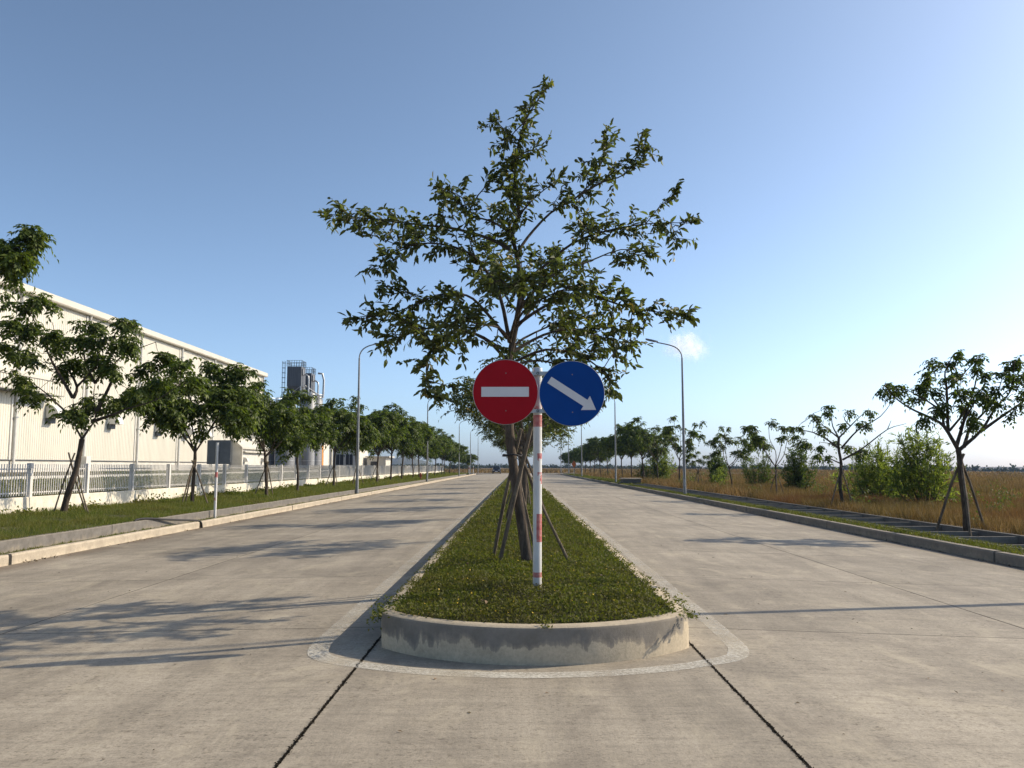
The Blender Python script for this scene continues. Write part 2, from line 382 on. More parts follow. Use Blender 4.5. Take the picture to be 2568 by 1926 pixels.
# ------------------------------------------------------------------ mesh helpers
class MB:
    def __init__(self):
        self.v = []; self.f = []
    def add(self, vs, fs):
        o = len(self.v)
        self.v.extend([tuple(p) for p in vs])
        self.f.extend([tuple(i + o for i in q) for q in fs])
        return self
    def box(self, x0, y0, z0, x1, y1, z1):
        return self.add([(x0, y0, z0), (x1, y0, z0), (x1, y1, z0), (x0, y1, z0), (x0, y0, z1), (x1, y0, z1), (x1, y1, z1), (x0, y1, z1)],
                        [(0, 3, 2, 1), (4, 5, 6, 7), (0, 1, 5, 4), (1, 2, 6, 5), (2, 3, 7, 6), (3, 0, 4, 7)])
    def cbox(self, x0, y0, z0, x1, y1, z1, c=0.01):
        """box with a chamfered top edge"""
        return self.add([(x0, y0, z0), (x1, y0, z0), (x1, y1, z0), (x0, y1, z0),
                         (x0, y0, z1 - c), (x1, y0, z1 - c), (x1, y1, z1 - c), (x0, y1, z1 - c),
                         (x0 + c, y0 + c, z1), (x1 - c, y0 + c, z1), (x1 - c, y1 - c, z1), (x0 + c, y1 - c, z1)],
                        [(0, 3, 2, 1), (0, 1, 5, 4), (1, 2, 6, 5), (2, 3, 7, 6), (3, 0, 4, 7),
                         (4, 5, 9, 8), (5, 6, 10, 9), (6, 7, 11, 10), (7, 4, 8, 11), (8, 9, 10, 11)])
    def tube(self, pts, radii, n=8, caps=True):
        pts = [Vector(p) for p in pts]
        if isinstance(radii, (int, float)):
            radii = [radii] * len(pts)
        vs = []
        t0 = (pts[1] - pts[0]).normalized()
        ref = Vector((1, 0, 0)) if abs(t0.x) < 0.8 else Vector((0, 1, 0))
        a = t0.cross(ref).normalized()
        for i, p in enumerate(pts):
            t = (pts[min(i + 1, len(pts) - 1)] - pts[max(i - 1, 0)]).normalized()
            a = (a - t * a.dot(t)).normalized()
            b = t.cross(a)
            for k in range(n):
                an = 2 * math.pi * k / n
                vs.append(p + (a * math.cos(an) + b * math.sin(an)) * radii[i])
        fs = []
        for i in range(len(pts) - 1):
            for k in range(n):
                fs.append((i * n + k, i * n + (k + 1) % n, (i + 1) * n + (k + 1) % n, (i + 1) * n + k))
        if caps:
            fs.append(tuple(reversed(range(n))))
            fs.append(tuple((len(pts) - 1) * n + k for k in range(n)))
        return self.add(vs, fs)
    def lathe(self, prof, n=16, c=(0, 0)):
        vs = []; fs = []
        for r, z in prof:
            for k in range(n):
                a = 2 * math.pi * k / n
                vs.append((c[0] + r * math.cos(a), c[1] + r * math.sin(a), z))
        for i in range(len(prof) - 1):
            for k in range(n):
                fs.append((i * n + k, i * n + (k + 1) % n, (i + 1) * n + (k + 1) % n, (i + 1) * n + k))
        fs.append(tuple(reversed(range(n))))
        fs.append(tuple((len(prof) - 1) * n + k for k in range(n)))
        return self.add(vs, fs)
    def prism(self, outline, ax, a0, a1):
        """extrude a 2-D outline along axis ax (0 x, 1 y, 2 z)"""
        n = len(outline)
        def mk(p, t):
            q = list(p); q.insert(ax, t); return tuple(q)
        vs = [mk(p, a0) for p in outline] + [mk(p, a1) for p in outline]
        fs = [tuple(range(n)), tuple(range(2 * n - 1, n - 1, -1))]
        for i in range(n):
            j = (i + 1) % n
            fs.append((i, i + n, j + n, j))
        return self.add(vs, fs)
    def mesh(self, name, mat, smooth=False):
        me = bpy.data.meshes.new(name)
        me.from_pydata(self.v, [], self.f)
        me.update()
        import bmesh
        bm = bmesh.new(); bm.from_mesh(me)
        bmesh.ops.recalc_face_normals(bm, faces=bm.faces)
        bm.to_mesh(me); bm.free()
        if mat:
            me.materials.append(mat)
        if smooth:
            me.shade_smooth()
            if hasattr(me, 'set_sharp_from_angle'):
                me.set_sharp_from_angle(angle=rad(38))
        return me
    def build(self, name, mat, parent=None, smooth=False, loc=None):
        return link(name, self.mesh(name, mat, smooth), parent, loc)

def link(name, me, parent=None, loc=None):
    o = bpy.data.objects.new(name, me)
    COL.objects.link(o)
    if parent:
        o.parent = parent
    if loc:
        o.location = loc
    return o

def np_mesh(name, verts, k, mat, smooth=False):
    """verts (n*k,3); consecutive index faces given by k (list of index tuples per island)"""
    per, faces = k
    n = len(verts) // per
    me = bpy.data.meshes.new(name)
    me.vertices.add(len(verts))
    me.vertices.foreach_set('co', np.asarray(verts, np.float32).ravel())
    fl = [np.array(f) for f in faces]
    loops = np.concatenate([np.concatenate([(np.arange(n)[:, None] * per + f).ravel()]) for f in fl])
    starts = []; tot = 0
    for f in fl:
        starts.append(tot + np.arange(n) * len(f)); tot += n * len(f)
    me.loops.add(tot)
    me.loops.foreach_set('vertex_index', loops.astype(np.int32))
    me.polygons.add(n * len(fl))
    me.polygons.foreach_set('loop_start', np.concatenate(starts).astype(np.int32))
    me.materials.append(mat)
    me.update(calc_edges=True)
    me.validate()
    if smooth:
        me.shade_smooth()
    return me

def tag(o, label=None, cat=None, group=None, kind=None):
    if label: o['label'] = label
    if cat: o['category'] = cat
    if group: o['group'] = group
    if kind: o['kind'] = kind
    return o

def thing(name, loc, label, cat, group=None, rz=0.0):
    o = bpy.data.objects.new(name, None)
    o.empty_display_size = 0.3
    o.location = loc
    o.rotation_euler = (0, 0, rz)
    COL.objects.link(o)
    return tag(o, label, cat, group)

def struct(name, mb, mat, parent=None, smooth=False):
    o = mb.build(name, mat, parent, smooth)
    if not parent:
        o['kind'] = 'structure'
    return o

def unit(a):
    return a / np.maximum(np.linalg.norm(a, axis=-1, keepdims=True), 1e-9)

UP = np.array([0, 0, 1.0])
class Leaves:
    """collects leaflets as arrays: base, direction, normal, length, width"""
    def __init__(self): self.c = []
    def add(self, P, D, Nn, L, W):
        self.c.append((P, D, Nn, np.broadcast_to(L, (len(P),)), np.broadcast_to(W, (len(P),))))
    def arrays(self):
        return [np.concatenate([c[i] for c in self.c]) for i in range(5)]
    def count(self): return sum(len(c[0]) for c in self.c)
    def six(self, name, mat):
        P, D, Nn, L, W = self.arrays()
        D = unit(D); S = unit(np.cross(D, Nn)); Nn = np.cross(S, D)
        L = L[:, None]; W = W[:, None]
        tip = P + D * L - Nn * L * 0.10
        a = 0.30; b = 0.68
        up = Nn * W * 0.22
        V = np.stack([P, P + D * L * a + S * W * 0.5 + up, P + D * L * b + S * W * 0.40 + up * 0.7,
                      tip, P + D * L * b - S * W * 0.40 + up * 0.7, P + D * L * a - S * W * 0.5 + up], 1)
        return np_mesh(name, V.reshape(-1, 3), (6, [(0, 1, 2, 3), (0, 3, 4, 5)]), mat)
    def kite(self, name, mat):
        P, D, Nn, L, W = self.arrays()
        D = unit(D); S = unit(np.cross(D, Nn)); Nn = np.cross(S, D)
        L = L[:, None]; W = W[:, None]
        V = np.stack([P, P + D * L * 0.42 + S * W * 0.5 + Nn * W * 0.2, P + D * L - Nn * L * 0.08, P + D * L * 0.42 - S * W * 0.5 + Nn * W * 0.2], 1)
        return np_mesh(name, V.reshape(-1, 3), (4, [(0, 1, 2), (0, 2, 3)]), mat)

def compound(lv, rng, O, d, RL, droop, pairs, ll, lw, start=0.2):
    """pinnate leaves: O origins, d directions, RL rachis lengths"""
    n = len(O); d = unit(d)
    for j in range(pairs + 1):
        t = start + (1 - start) * j / pairs
        Pn = O + d * (RL * t)[:, None] - UP * (droop * RL * t * t)[:, None]
        T = unit(d - UP * (2 * droop * t)[:, None])
        side = unit(np.cross(T, UP + rng.normal(0, 0.15, (n, 3))))
        nm = np.cross(side, T)
        for s in ((-1, 1) if j < pairs else (0,)):
            D = T * (0.55 if s else 1.0) + side * s * 0.85 - UP * 0.28 + rng.normal(0, 0.16, (n, 3))
            nn = nm + rng.normal(0, 0.35, (n, 3))
            sz = rng.uniform(0.75, 1.15, n) * (1 - 0.25 * abs(t - 0.6))
            lv.add(Pn, D, nn, ll * sz, lw * sz)

def rosettes(lv, rng, C, nleaf, RL, pairs, ll, lw, lo=-0.25, hi=0.9, droop=0.45):
    """bunches of pinnate leaves at twig tips C (n,3)"""
    C = np.repeat(np.asarray(C, float), nleaf, 0)
    n = len(C)
    az = rng.uniform(0, 2 * math.pi, n); el = rng.uniform(lo, hi, n)
    d = np.stack([np.cos(az) * np.cos(el), np.sin(az) * np.cos(el), np.sin(el)], 1)
    C = C - UP * rng.uniform(0, 0.18, n)[:, None] * RL / 0.35 + rng.normal(0, 0.02, (n, 3))
    compound(lv, rng, C, d, RL * rng.uniform(0.7, 1.2, n), droop * rng.uniform(0.6, 1.4, n), pairs, ll, lw)

def smooth_path(pts, k=3):
    """Catmull-Rom resample"""
    P = np.asarray(pts, float)
    if len(P) < 3:
        return P
    E = np.vstack([2 * P[0] - P[1], P, 2 * P[-1] - P[-2]])
    out = []
    for i in range(1, len(E) - 2):
        for j in range(k):
            t = j / k
            a, b, c, d = E[i - 1], E[i], E[i + 1], E[i + 2]
            out.append(0.5 * ((2 * b) + (c - a) * t + (2 * a - 5 * b + 4 * c - d) * t * t + (3 * b - a - 3 * c + d) * t ** 3))
    out.append(P[-1])
    return np.array(out)
# ================================================================== setting
rng = np.random.default_rng(11)
random.seed(5)
ROAD_END = 178.0
def zr(x):
    """road surface height: both carriageways fall away from the median"""
    if x > 1.55: return -0.030 * (x - 1.55)
    if x < -1.3: return 0.020 * (x + 1.3)
    return 0.0
XL, XR = -9.1, 9.1

# ---- land: one sheet to the horizon, cut down under the road corridor and the drain
def land_z(x, y):
    inside = y < ROAD_END + 1
    if x <= -13.5:
        t = min(1, max(0, (-13.6 - x) / 19.0))
        e = 1.0 if y < 150 else max(0.0, 1 - (y - 150) / 20.0)
        return (0.34 + 0.86 * t) * e - 0.05 * (1 - e)
    if x < 11.4:
        return -0.95 if inside else -0.28
    return 0.02 - 0.0072 * min(700, max(0, x - 14)) - (0.0 if inside else 0.06)
gx = [-9000, -2500, -800, -300, -120, -60, -33, -25, -20, -16, -13.62, -13.5, -9.5, 0, 9.7, 11.38, 11.42, 14, 20, 30, 45, 70, 110, 180, 300, 500, 714, 2500, 9000]
gy = [-120, -40, 0, 20, 40, 60, 80, 100, 120, 150, 156, 163, 170, 178.9, 179.1, 200, 240, 300, 400, 600, 900, 1500, 3000, 9000]
g = MB()
g.v = [(x, y, land_z(x, y)) for y in gy for x in gx]
nx = len(gx)
g.f = [(j * nx + i, j * nx + i + 1, (j + 1) * nx + i + 1, (j + 1) * nx + i) for j in range(len(gy) - 1) for i in range(nx - 1)]
land = struct('ground', g, M['ground'])

# ---- road: joint bed below, concrete slabs on it
rb = MB()
xs = [XL, -1.3, 1.55, XR]
rb.add([(x, y, zr(x) - 0.001) for y in (-6, ROAD_END) for x in xs], [(i, i + 1, i + 5, i + 4) for i in range(3)])
road = struct('road', rb, M['joint'])
cols = [(-9.1, -5.2), (-5.2, -1.3), (1.55, 5.35), (5.35, 9.1)]
def slab_mesh(x0, x1, y0, y1, gl, gr, gf, c=0.003):
    """cast slab with ragged long edges and a small arris"""
    z0, z1 = zr(x0), zr(x1)
    n = 9
    vs = []; fs = []
    ys = np.linspace(y0 + gf, y1 - gf, n)
    jl = np.array([random.uniform(-1, 1) * gl * 0.28 for _ in range(n)]); jr = np.array([random.uniform(-1, 1) * gr * 0.28 for _ in range(n)])
    for k, y in enumerate(ys):
        a = x0 + gl + jl[k]; b = x1 - gr + jr[k]
        e = c if k in (0, n - 1) else 0
        za = z0 + (z1 - z0) * (a - x0) / (x1 - x0); zb = z0 + (z1 - z0) * (b - x0) / (x1 - x0)
        yy = y
        vs += [(a, yy, za - 0.05), (a, yy, za - c - e * 0.0), (a + c, yy + (e if k == 0 else -e), za), (b - c, yy + (e if k == 0 else -e), zb), (b, yy, zb - c), (b, yy, zb - 0.05)]
    for k in range(n - 1):
        for i in range(5):
            fs.append((k * 6 + i, k * 6 + i + 1, (k + 1) * 6 + i + 1, (k + 1) * 6 + i))
    fs.append((0, 5, 4, 3, 2, 1)); q = (n - 1) * 6
    fs.append((q, q + 1, q + 2, q + 3, q + 4, q + 5))
    m = MB(); m.add(vs, fs)
    return m.mesh('concrete_slab', M['road'])
col_mesh = []
for i, (x0, x1) in enumerate(cols):
    gl = 0.009 if x0 in (-1.3, 1.55) else 0.007
    gr = 0.009 if x1 in (-1.3, 1.55) else 0.007
    col_mesh.append([slab_mesh(x0, x1, 0, 4, gl, gr, 0.006) for _ in range(3)])
for r in range(-1, 25):
    for i in range(4):
        link('concrete_slab', col_mesh[i][(r * 2 + i) % 3], road, (0, 0.5 + 4 * r, 0))
link('concrete_slab', slab_mesh(-1.3, 1.55, -3.5, 8.5, 0.007, 0.007, 0.006), road)
far = MB()
for x0, x1 in cols:
    far.add([(x0 + .006, 100.506, zr(x0)), (x1 - .006, 100.506, zr(x1)), (x1 - .006, ROAD_END, zr(x1)), (x0 + .006, ROAD_END, zr(x0)),
             (x0 + .006, 100.506, zr(x0) - .04), (x1 - .006, 100.506, zr(x1) - .04)], [(0, 1, 2, 3), (4, 5, 1, 0)])
far.build('concrete_surface', M['road'], road)
cr = MB()
cr.box(-90, ROAD_END + 0.02, -0.6, 24, ROAD_END + 11, -0.03)
struct('cross_road', cr, M['road'])

# debris packed into the two wide joints in front of the median
jl = Leaves()
n = 1500
for x in (-1.3, 1.55):
    y = rng.uniform(4.2, 7.9, n); P = np.stack([x + rng.normal(0, 0.0055, n), y, np.full(n, 0.0)], 1)
    d = rng.normal(0, 1, (n, 3)); d[:, 2] = np.abs(d[:, 2]) * 0.7
    jl.add(P, d, rng.normal(0, 1, (n, 3)), rng.uniform(0.006, 0.020, n), rng.uniform(0.004, 0.010, n))
tag(link('joint_moss', jl.kite('joint_moss', M['joint'])), kind='stuff')

# ---- painted edge line round the median
outer_r = [(2.09, ROAD_END - 2), (2.09, 60), (2.09, 30), (2.09, 14), (2.08, 10), (2.07, 8.6), (2.05, 7.75), (2.0, 7.42), (1.88, 7.15), (1.55, 6.88), (1.15, 6.68), (0.70, 6.54), (0.1, 6.47), (-0.5, 6.52), (-1.0, 6.66), (-1.45, 6.88), (-1.72, 7.12), (-1.84, 7.4), (-1.88, 7.8), (-1.89, 8.6), (-1.89, 10), (-1.89, 14), (-1.89, 30), (-1.89, 60), (-1.89, ROAD_END - 2)]
OP = smooth_path([(a, b, 0) for a, b in outer_r], 4)[:, :2]
T = np.gradient(OP, axis=0); T = T / np.linalg.norm(T, axis=1, keepdims=True)
IN = OP + np.stack([T[:, 1], -T[:, 0]], 1) * 0.18
lm = MB()
lm.v = [(p[0], p[1], zr(p[0]) + 0.004) for q in zip(OP, IN) for p in q]
lm.f = [(2 * i, 2 * i + 1, 2 * i + 3, 2 * i + 2) for i in range(len(OP) - 1)]
struct('edge_line', lm, M['line'])

# ---- median: kerb ring, soil, ground cover
ML, MR = -1.27, 1.52
def nose(off):
    """plan of the median edge, offset inwards"""
    pts = [(ML + off, ROAD_END - 3.0), (ML + off, 60), (ML + off, 24), (ML + off, 12), (ML + off, 7.85)]
    cx, cy, r = 0.14, 8.60, 1.72 - off
    a0 = math.radians(218); a1 = math.radians(333)
    arc = [(cx + r * math.cos(a0 + (a1 - a0) * k / 22), cy + r * math.sin(a0 + (a1 - a0) * k / 22)) for k in range(23)]
    arc = [(min(max(x, ML + off), MR - off), y) for x, y in arc]
    return pts + arc + [(MR - off, 8.15), (MR - off, 12), (MR - off, 24), (MR - off, 60), (MR - off, ROAD_END - 3.0)]
def ring(profile, i0=None, i1=None):
    m = MB(); P = [[(x, y, z) for (x, y) in nose(o)] for o, z in profile]
    n = len(P[0])
    m.v = [p for q in P for p in q]
    for a in range(len(P) - 1):
        for i in range(n - 1):
            m.f.append((a * n + i, a * n + i + 1, (a + 1) * n + i + 1, (a + 1) * n + i))
    return m
struct('median_kerb', ring([(0.0, -0.08), (0.0, 0.27), (0.008, 0.292), (0.03, 0.304), (0.13, 0.305), (0.14, 0.2)]), M['nose_kerb'], smooth=True)
def med_z(x, y):
    u = (x - 0.125) / 1.28
    edge = np.clip((y - 6.95) / 1.2, 0, 1)
    return 0.275 + 0.105 * (1 - u * u) * edge + 0.02 * np.sin(x * 5 + y * 2.1) * np.sin(y * 1.3)
sm = MB()
ipts = nose(0.14)
yy = sorted(set([round(6.99 + 0.09 * k, 3) for k in range(12)] + [8.1 + 0.4 * k for k in range(60)] + [33 + 6 * k for k in range(24)] + [ROAD_END - 3]))
lefts = [(p[1], p[0]) for p in ipts[:16]]; rights = [(p[1], p[0]) for p in ipts[16:]]
lx = sorted(lefts); rx = sorted(rights)
for y in yy:
    a = np.interp(y, [q[0] for q in lx], [q[1] for q in lx]); b = np.interp(y, [q[0] for q in rx], [q[1] for q in rx])
    for k in range(9):
        x = a + (b - a) * k / 8
        sm.v.append((x, y, float(med_z(x, y)) - 0.02))
for j in range(len(yy) - 1):
    for i in range(8):
        sm.f.append((j * 9 + i, j * 9 + i + 1, (j + 1) * 9 + i + 1, (j + 1) * 9 + i))
struct('median_soil', sm, M['soil'], smooth=True)

def in_median(x, y, off):
    a = np.interp(y, [q[0] for q in lx], [q[1] for q in lx]) + off; b = np.interp(y, [q[0] for q in rx], [q[1] for q in rx]) - off
    return (x > a) & (x < b) & (y > 6.90 - off)
cv = Leaves()
def cover(n, y0, y1, ll, lw, hh, off=-0.035):
    y = y0 + (y1 - y0) * rng.uniform(0, 1, n); x = rng.uniform(-1.45, 1.75, n)
    # uneven clumps
    dens = 0.5 + 0.5 * np.sin(x * 7.3 + 2 * np.sin(y * 3.1)) * np.sin(y * 5.7 + 1.5 * np.sin(x * 4.2))
    wob = off + 0.07 * np.sin(y * 6.1) * np.sin(y * 2.3 + 1) + rng.normal(0, 0.018, n)
    k = in_median(x, y, wob) & (rng.uniform(0, 1, n) < 0.55 + 0.45 * dens)
    x = x[k]; y = y[k]; dens = dens[k]; n = len(x)
    h = hh * rng.uniform(0.0, 1.0, n) ** 1.4 * (0.45 + 0.9 * dens)
    z = np.maximum(med_z(x, y), 0.285) + h
    az = rng.uniform(0, 2 * math.pi, n); el = rng.normal(0.45, 0.5, n)
    d = np.stack([np.cos(az) * np.cos(el), np.sin(az) * np.cos(el), np.sin(el)], 1)
    cv.add(np.stack([x, y, z], 1), d, UP + rng.normal(0, 0.55, (n, 3)), ll * rng.uniform(0.6, 1.3, n), lw * rng.uniform(0.7, 1.2, n))
cover(62000, 6.8, 10.5, 0.030, 0.018, 0.055)
cover(60000, 10.5, 17, 0.036, 0.020, 0.06)
cover(45000, 17, 34, 0.055, 0.028, 0.07)
cover(45000, 34, ROAD_END - 3, 0.12, 0.06, 0.08)
# longer runners hanging over the kerb
n = 1500
side = rng.choice([-1, 1], n)
y = 7.3 + rng.uniform(0, 1, n) ** 1.6 * 24
x = np.where(side < 0, ML + 0.05 + rng.normal(0, 0.035, n), MR - 0.05 + rng.normal(0, 0.035, n))
z = 0.31 - np.abs(rng.normal(0, 0.05, n)) * (np.abs(x - 0.125) > 1.39)
k = rng.uniform(0, 1, n) < 0.35 + 0.65 * (np.sin(y * 4.4 + side) > 0.1)
P = np.stack([x, y, z], 1)[k]
cv.add(P, np.stack([side[k] * 0.8, rng.normal(0, 0.7, k.sum()), rng.normal(0, 0.5, k.sum())], 1), UP + rng.normal(0, 0.5, (k.sum(), 3)), 0.036, 0.02)
n = 230   # the untidy bunch at the left corner
P = np.stack([rng.normal(-1.27, 0.05, n), 7.85 + rng.normal(0, 0.22, n), 0.27 + rng.normal(0, 0.05, n)], 1)
cv.add(P, rng.normal(0, 1, (n, 3)), UP + rng.normal(0, 0.6, (n, 3)), 0.034, 0.016)
n = 90   # runners at the right corner
P = np.stack([rng.normal(1.53, 0.05, n), 8.1 + rng.normal(0, 0.25, n), 0.29 + rng.normal(0, 0.04, n)], 1)
cv.add(P, rng.normal(0, 1, (n, 3)), UP + rng.normal(0, 0.6, (n, 3)), 0.04, 0.018)
tag(link('ground_cover', cv.kite('ground_cover', M['cover'])), kind='stuff')
fl = Leaves()
n = 260
y = 7.2 + rng.uniform(0, 1, n) ** 1.5 * 12; x = rng.uniform(-1.0, 1.3, n)
fl.add(np.stack([x, y, med_z(x, y) + 0.06], 1), rng.normal(0, 1, (n, 3)) * [1, 1, 0.3], UP + rng.normal(0, 0.3, (n, 3)), 0.020, 0.018)
tag(link('yellow_flowers', fl.kite('yellow_flowers', M['petal'])), kind='stuff')

# ---- left kerbs (cream kerb along the road, older kerb behind it), verge
kg = [-8.6, 0.2, 9.0, 15.0, 23.9, 33.6, 42.9, 51.6, 61.2, 70.3, 79.4, 88.5, 97.6, 106.7, 115.8, 124.9, 134, 143, 152, 161, 170, 177]
def kerb_run(name, prof, mat, cuts, gap):
    """kerb stones: profile in x-z extruded along y between the joints"""
    e = bpy.data.objects.new(name, None); COL.objects.link(e); e['kind'] = 'structure'
    for a, b in zip(cuts[:-1], cuts[1:]):
        n = max(2, int((b - a) / 1.5))
        m = MB(); k = len(prof)
        for i in range(n + 1):
            y = a + gap / 2 + (b - a - gap) * i / n
            jx = random.uniform(-0.006, 0.006); jz = random.uniform(-0.006, 0.006)
            m.v += [(x + jx, y, z + jz) for x, z in prof]
        for i in range(n):
            for q in range(k):
                m.f.append((i * k + q, i * k + (q + 1) % k, (i + 1) * k + (q + 1) % k, (i + 1) * k + q))
        m.f += [tuple(range(k)), tuple(n * k + q for q in reversed(range(k)))]
        m.build('kerb_stone', mat, e)
    return e
kerb_run('kerb', [(-9.09, -0.3), (-9.09, -0.005), (-9.105, 0.03), (-9.22, 0.03), (-9.22, -0.3)], M['cream_kerb'], kg, 0.11)
kerb_run('verge_kerb', [(-9.45, -0.2), (-9.45, 0.225), (-9.465, 0.24), (-9.58, 0.24), (-9.58, -0.2)], M['old_kerb'], [-8 + 3.05 * k for k in range(53)], 0.012)
st = MB(); st.box(-9.5, -10, -0.5, -9.2, 160, 0.005)
struct('kerb_strip', st, M['verge_soil'])
vm = MB()
vx = [-13.62, -13.3, -12.6, -11.8, -11.0, -10.3, -9.56]; vy = [-12 + 1.6 * k for k in range(115)]
def verge_z(x, y):
    t = (-9.56 - x) / 3.9
    return 0.225 + 0.09 * t + 0.035 * np.sin(x * 2.1 + y * 0.8) * np.sin(y * 1.9) * np.clip((-9.6 - x) * 2, 0, 1)
vm.v = [(x, y, float(verge_z(x, y)) - (0.0 if y < 160 else 0.3)) for y in vy for x in vx]
vm.f = [(j * 7 + i, j * 7 + i + 1, (j + 1) * 7 + i + 1, (j + 1) * 7 + i) for j in range(len(vy) - 1) for i in range(6)]
struct('grass_verge', vm, M['verge_soil'], smooth=True)

def blades(P, h, wd, lean):
    n = len(P)
    az = rng.uniform(0, 2 * math.pi, n)
    s = np.stack([np.cos(az), np.sin(az), 0 * az], 1) * (wd / 2)[:, None]
    la = rng.uniform(0, 2 * math.pi, n)
    tip = P + np.stack([np.cos(la) * lean * h, np.sin(la) * lean * h, h], 1)
    return np.stack([P - s, P + s, tip], 1).reshape(-1, 3)
V = []
def verge_grass(n, y0, y1, h0, w0):
    y = rng.uniform(y0, y1, n); x = -9.5 - rng.uniform(0, 1, n) * 4.0
    cl = 0.5 + 0.5 * np.sin(x * 3.3 + np.sin(y * 2.2)) * np.sin(y * 2.7 + np.sin(x * 1.7))
    nearwall = np.clip((-12.7 - x) / 0.7, 0, 1)
    h = h0 * (0.5 + 0.9 * cl + 0.25 * nearwall * cl) * rng.uniform(0.5, 1.3, n)
    P = np.stack([x, y, verge_z(x, y) - 0.02], 1)
    V.append(blades(P, h, w0 * rng.uniform(0.7, 1.3, n), rng.uniform(0.1, 0.9, n)))
verge_grass(70000, 12, 30, 0.11, 0.014)
verge_grass(50000, 30, 60, 0.12, 0.026)
verge_grass(40000, 60, 160, 0.13, 0.055)
n = 9000    # weeds in the strip between the kerbs
y = 12 + rng.uniform(0, 1, n) ** 1.3 * 80
k = (np.sin(y * 1.3) + np.sin(y * 3.7) > -0.4)
y = y[k]; x = rng.uniform(-9.46, -9.2, len(y))
V.append(blades(np.stack([x, y, np.zeros(len(y))], 1), rng.uniform(0.02, 0.07, len(y)), np.full(len(y), 0.02), rng.uniform(0.2, 1, len(y))))
tag(link('verge_grass', np_mesh('verge_grass', np.concatenate(V), (3, [(0, 1, 2)]), M['grass'])), kind='stuff')
# leafy weeds against the foot of the wall
wl = Leaves()
for y in np.arange(15, 150, 1.1):
    if rng.uniform() < 0.62:
        n = int(rng.uniform(60, 200)); r = rng.uniform(0.15, 0.42)
        c = np.array([-13.0 + rng.normal(0, 0.12), y + rng.normal(0, 0.4), 0.36])
        P = c + rng.normal(0, 1, (n, 3)) * [r * 0.5, r * 1.1, r * 0.28]
        P[:, 2] = np.maximum(P[:, 2], 0.33)
        wl.add(P, rng.normal(0, 1, (n, 3)) + UP * 0.4, UP + rng.normal(0, 0.6, (n, 3)), 0.08 + 0.0008 * y, 0.045 + 0.0006 * y)
tag(link('wall_weeds', wl.kite('wall_weeds', M['grass'])), kind='stuff')

# ---- right kerb, grass strip, open drain with cross beams
rk = [-9.5, -1.0, 7.4, 16.2, 24.9, 33.6, 42.3, 51, 59.7, 68.4, 77.1, 86, 95, 104, 113, 122, 131, 140, 149, 158, 167, 177]
kerb_run('roadside_kerb', [(9.09, -0.5), (9.09, -0.055), (9.105, -0.02), (9.27, -0.02), (9.27, -0.5)], M['grey_kerb'], rk, 0.07)
gs = MB(); gs.box(9.2, -10, -0.9, 9.74, ROAD_END - 2, -0.03)
struct('grass_strip', gs, M['verge_soil'])
dc = MB()
dc.box(9.74, -8, -0.9, 9.88, 76, 0.0); dc.box(11.3, -8, -0.9, 11.44, 76, 0.04)
drain = struct('drain_channel', dc, M['channel'])
db = MB(); db.box(9.88, -8, -0.95, 11.3, 76, -0.62)
db.build('drain_bed', M['gravel'], drain)
bmx = MB(); bmx.cbox(9.88, -0.03, -0.14, 11.3, 0.03, 0.012, 0.006)
bme = bmx.mesh('cross_beam', M['beam'])
for k in range(36):
    link('cross_beam', bme, drain, (0, 13.9 + 1.73 * k + random.uniform(-0.1, 0.1), random.uniform(-0.015, 0.0)))
fill = MB(); fill.box(9.74, 76.0, -0.9, 11.44, ROAD_END - 2, 0.0)
struct('covered_drain', fill, M['verge_soil'])

def zfield(x):
    return 0.02 - 0.0072 * np.clip(x - 14, 0, 700)
SG = []
n = 26000
y = 13 + rng.uniform(0, 1, n) ** 1.4 * 65; x = rng.uniform(9.24, 9.92, n)
SG.append(blades(np.stack([x, y, np.full(n, -0.035)], 1), rng.uniform(0.03, 0.10, n), 0.012 + 0.0006 * y, rng.uniform(0.2, 1, n)))
n = 16000
y = rng.uniform(76, 174, n); x = rng.uniform(9.24, 11.5, n)
SG.append(blades(np.stack([x, y, np.full(n, -0.02)], 1), rng.uniform(0.05, 0.16, n), np.full(n, 0.07), rng.uniform(0.2, 1, n)))
tag(link('strip_grass', np_mesh('strip_grass', np.concatenate(SG), (3, [(0, 1, 2)]), M['cover'])), kind='stuff')

# ---- dry field on the right, and the land beyond the junction
DG = []
def straw(n, x0, x1, y0, y1, h0, w0, left=False):
    x = rng.uniform(x0, x1, n); y = rng.uniform(y0, y1, n)
    cl = 0.5 + 0.5 * np.sin(x * 0.9 + 2 * np.sin(y * 0.37)) * np.sin(y * 0.71 + 1.3 * np.sin(x * 0.53))
    cl2 = 0.5 + 0.5 * np.sin(x * 3.1 + y * 1.7) * np.sin(y * 2.9 - x)
    h = h0 * (0.45 + 0.6 * cl + 0.4 * cl2) * rng.uniform(0.5, 1.25, n)
    z = zfield(x) - 0.02 if not left else np.full(n, -0.1)
    DG.append(blades(np.stack([x, y, z], 1), h, w0 * rng.uniform(0.6, 1.4, n), rng.uniform(0.1, 0.75, n)))
straw(120000, 11.5, 24, 17, 42, 0.32, 0.015)
straw(90000, 11.5, 40, 42, 80, 0.46, 0.03)
straw(30000, 11.5, 26, 3, 17, 0.36, 0.016)
straw(26000, 24, 50, 34, 80, 0.55, 0.04)
straw(60000, 11.5, 90, 80, 175, 0.55, 0.07)
straw(40000, 60, 240, 80, 400, 0.5, 0.22)
straw(25000, -120, 120, 191, 420, 0.6, 0.25, True)
straw(16000, -32, -14, 156, 178, 0.5, 0.1, True)
tag(link('dry_grass', np_mesh('dry_grass', np.concatenate(DG), (3, [(0, 1, 2)]), M['straw'])), kind='stuff')
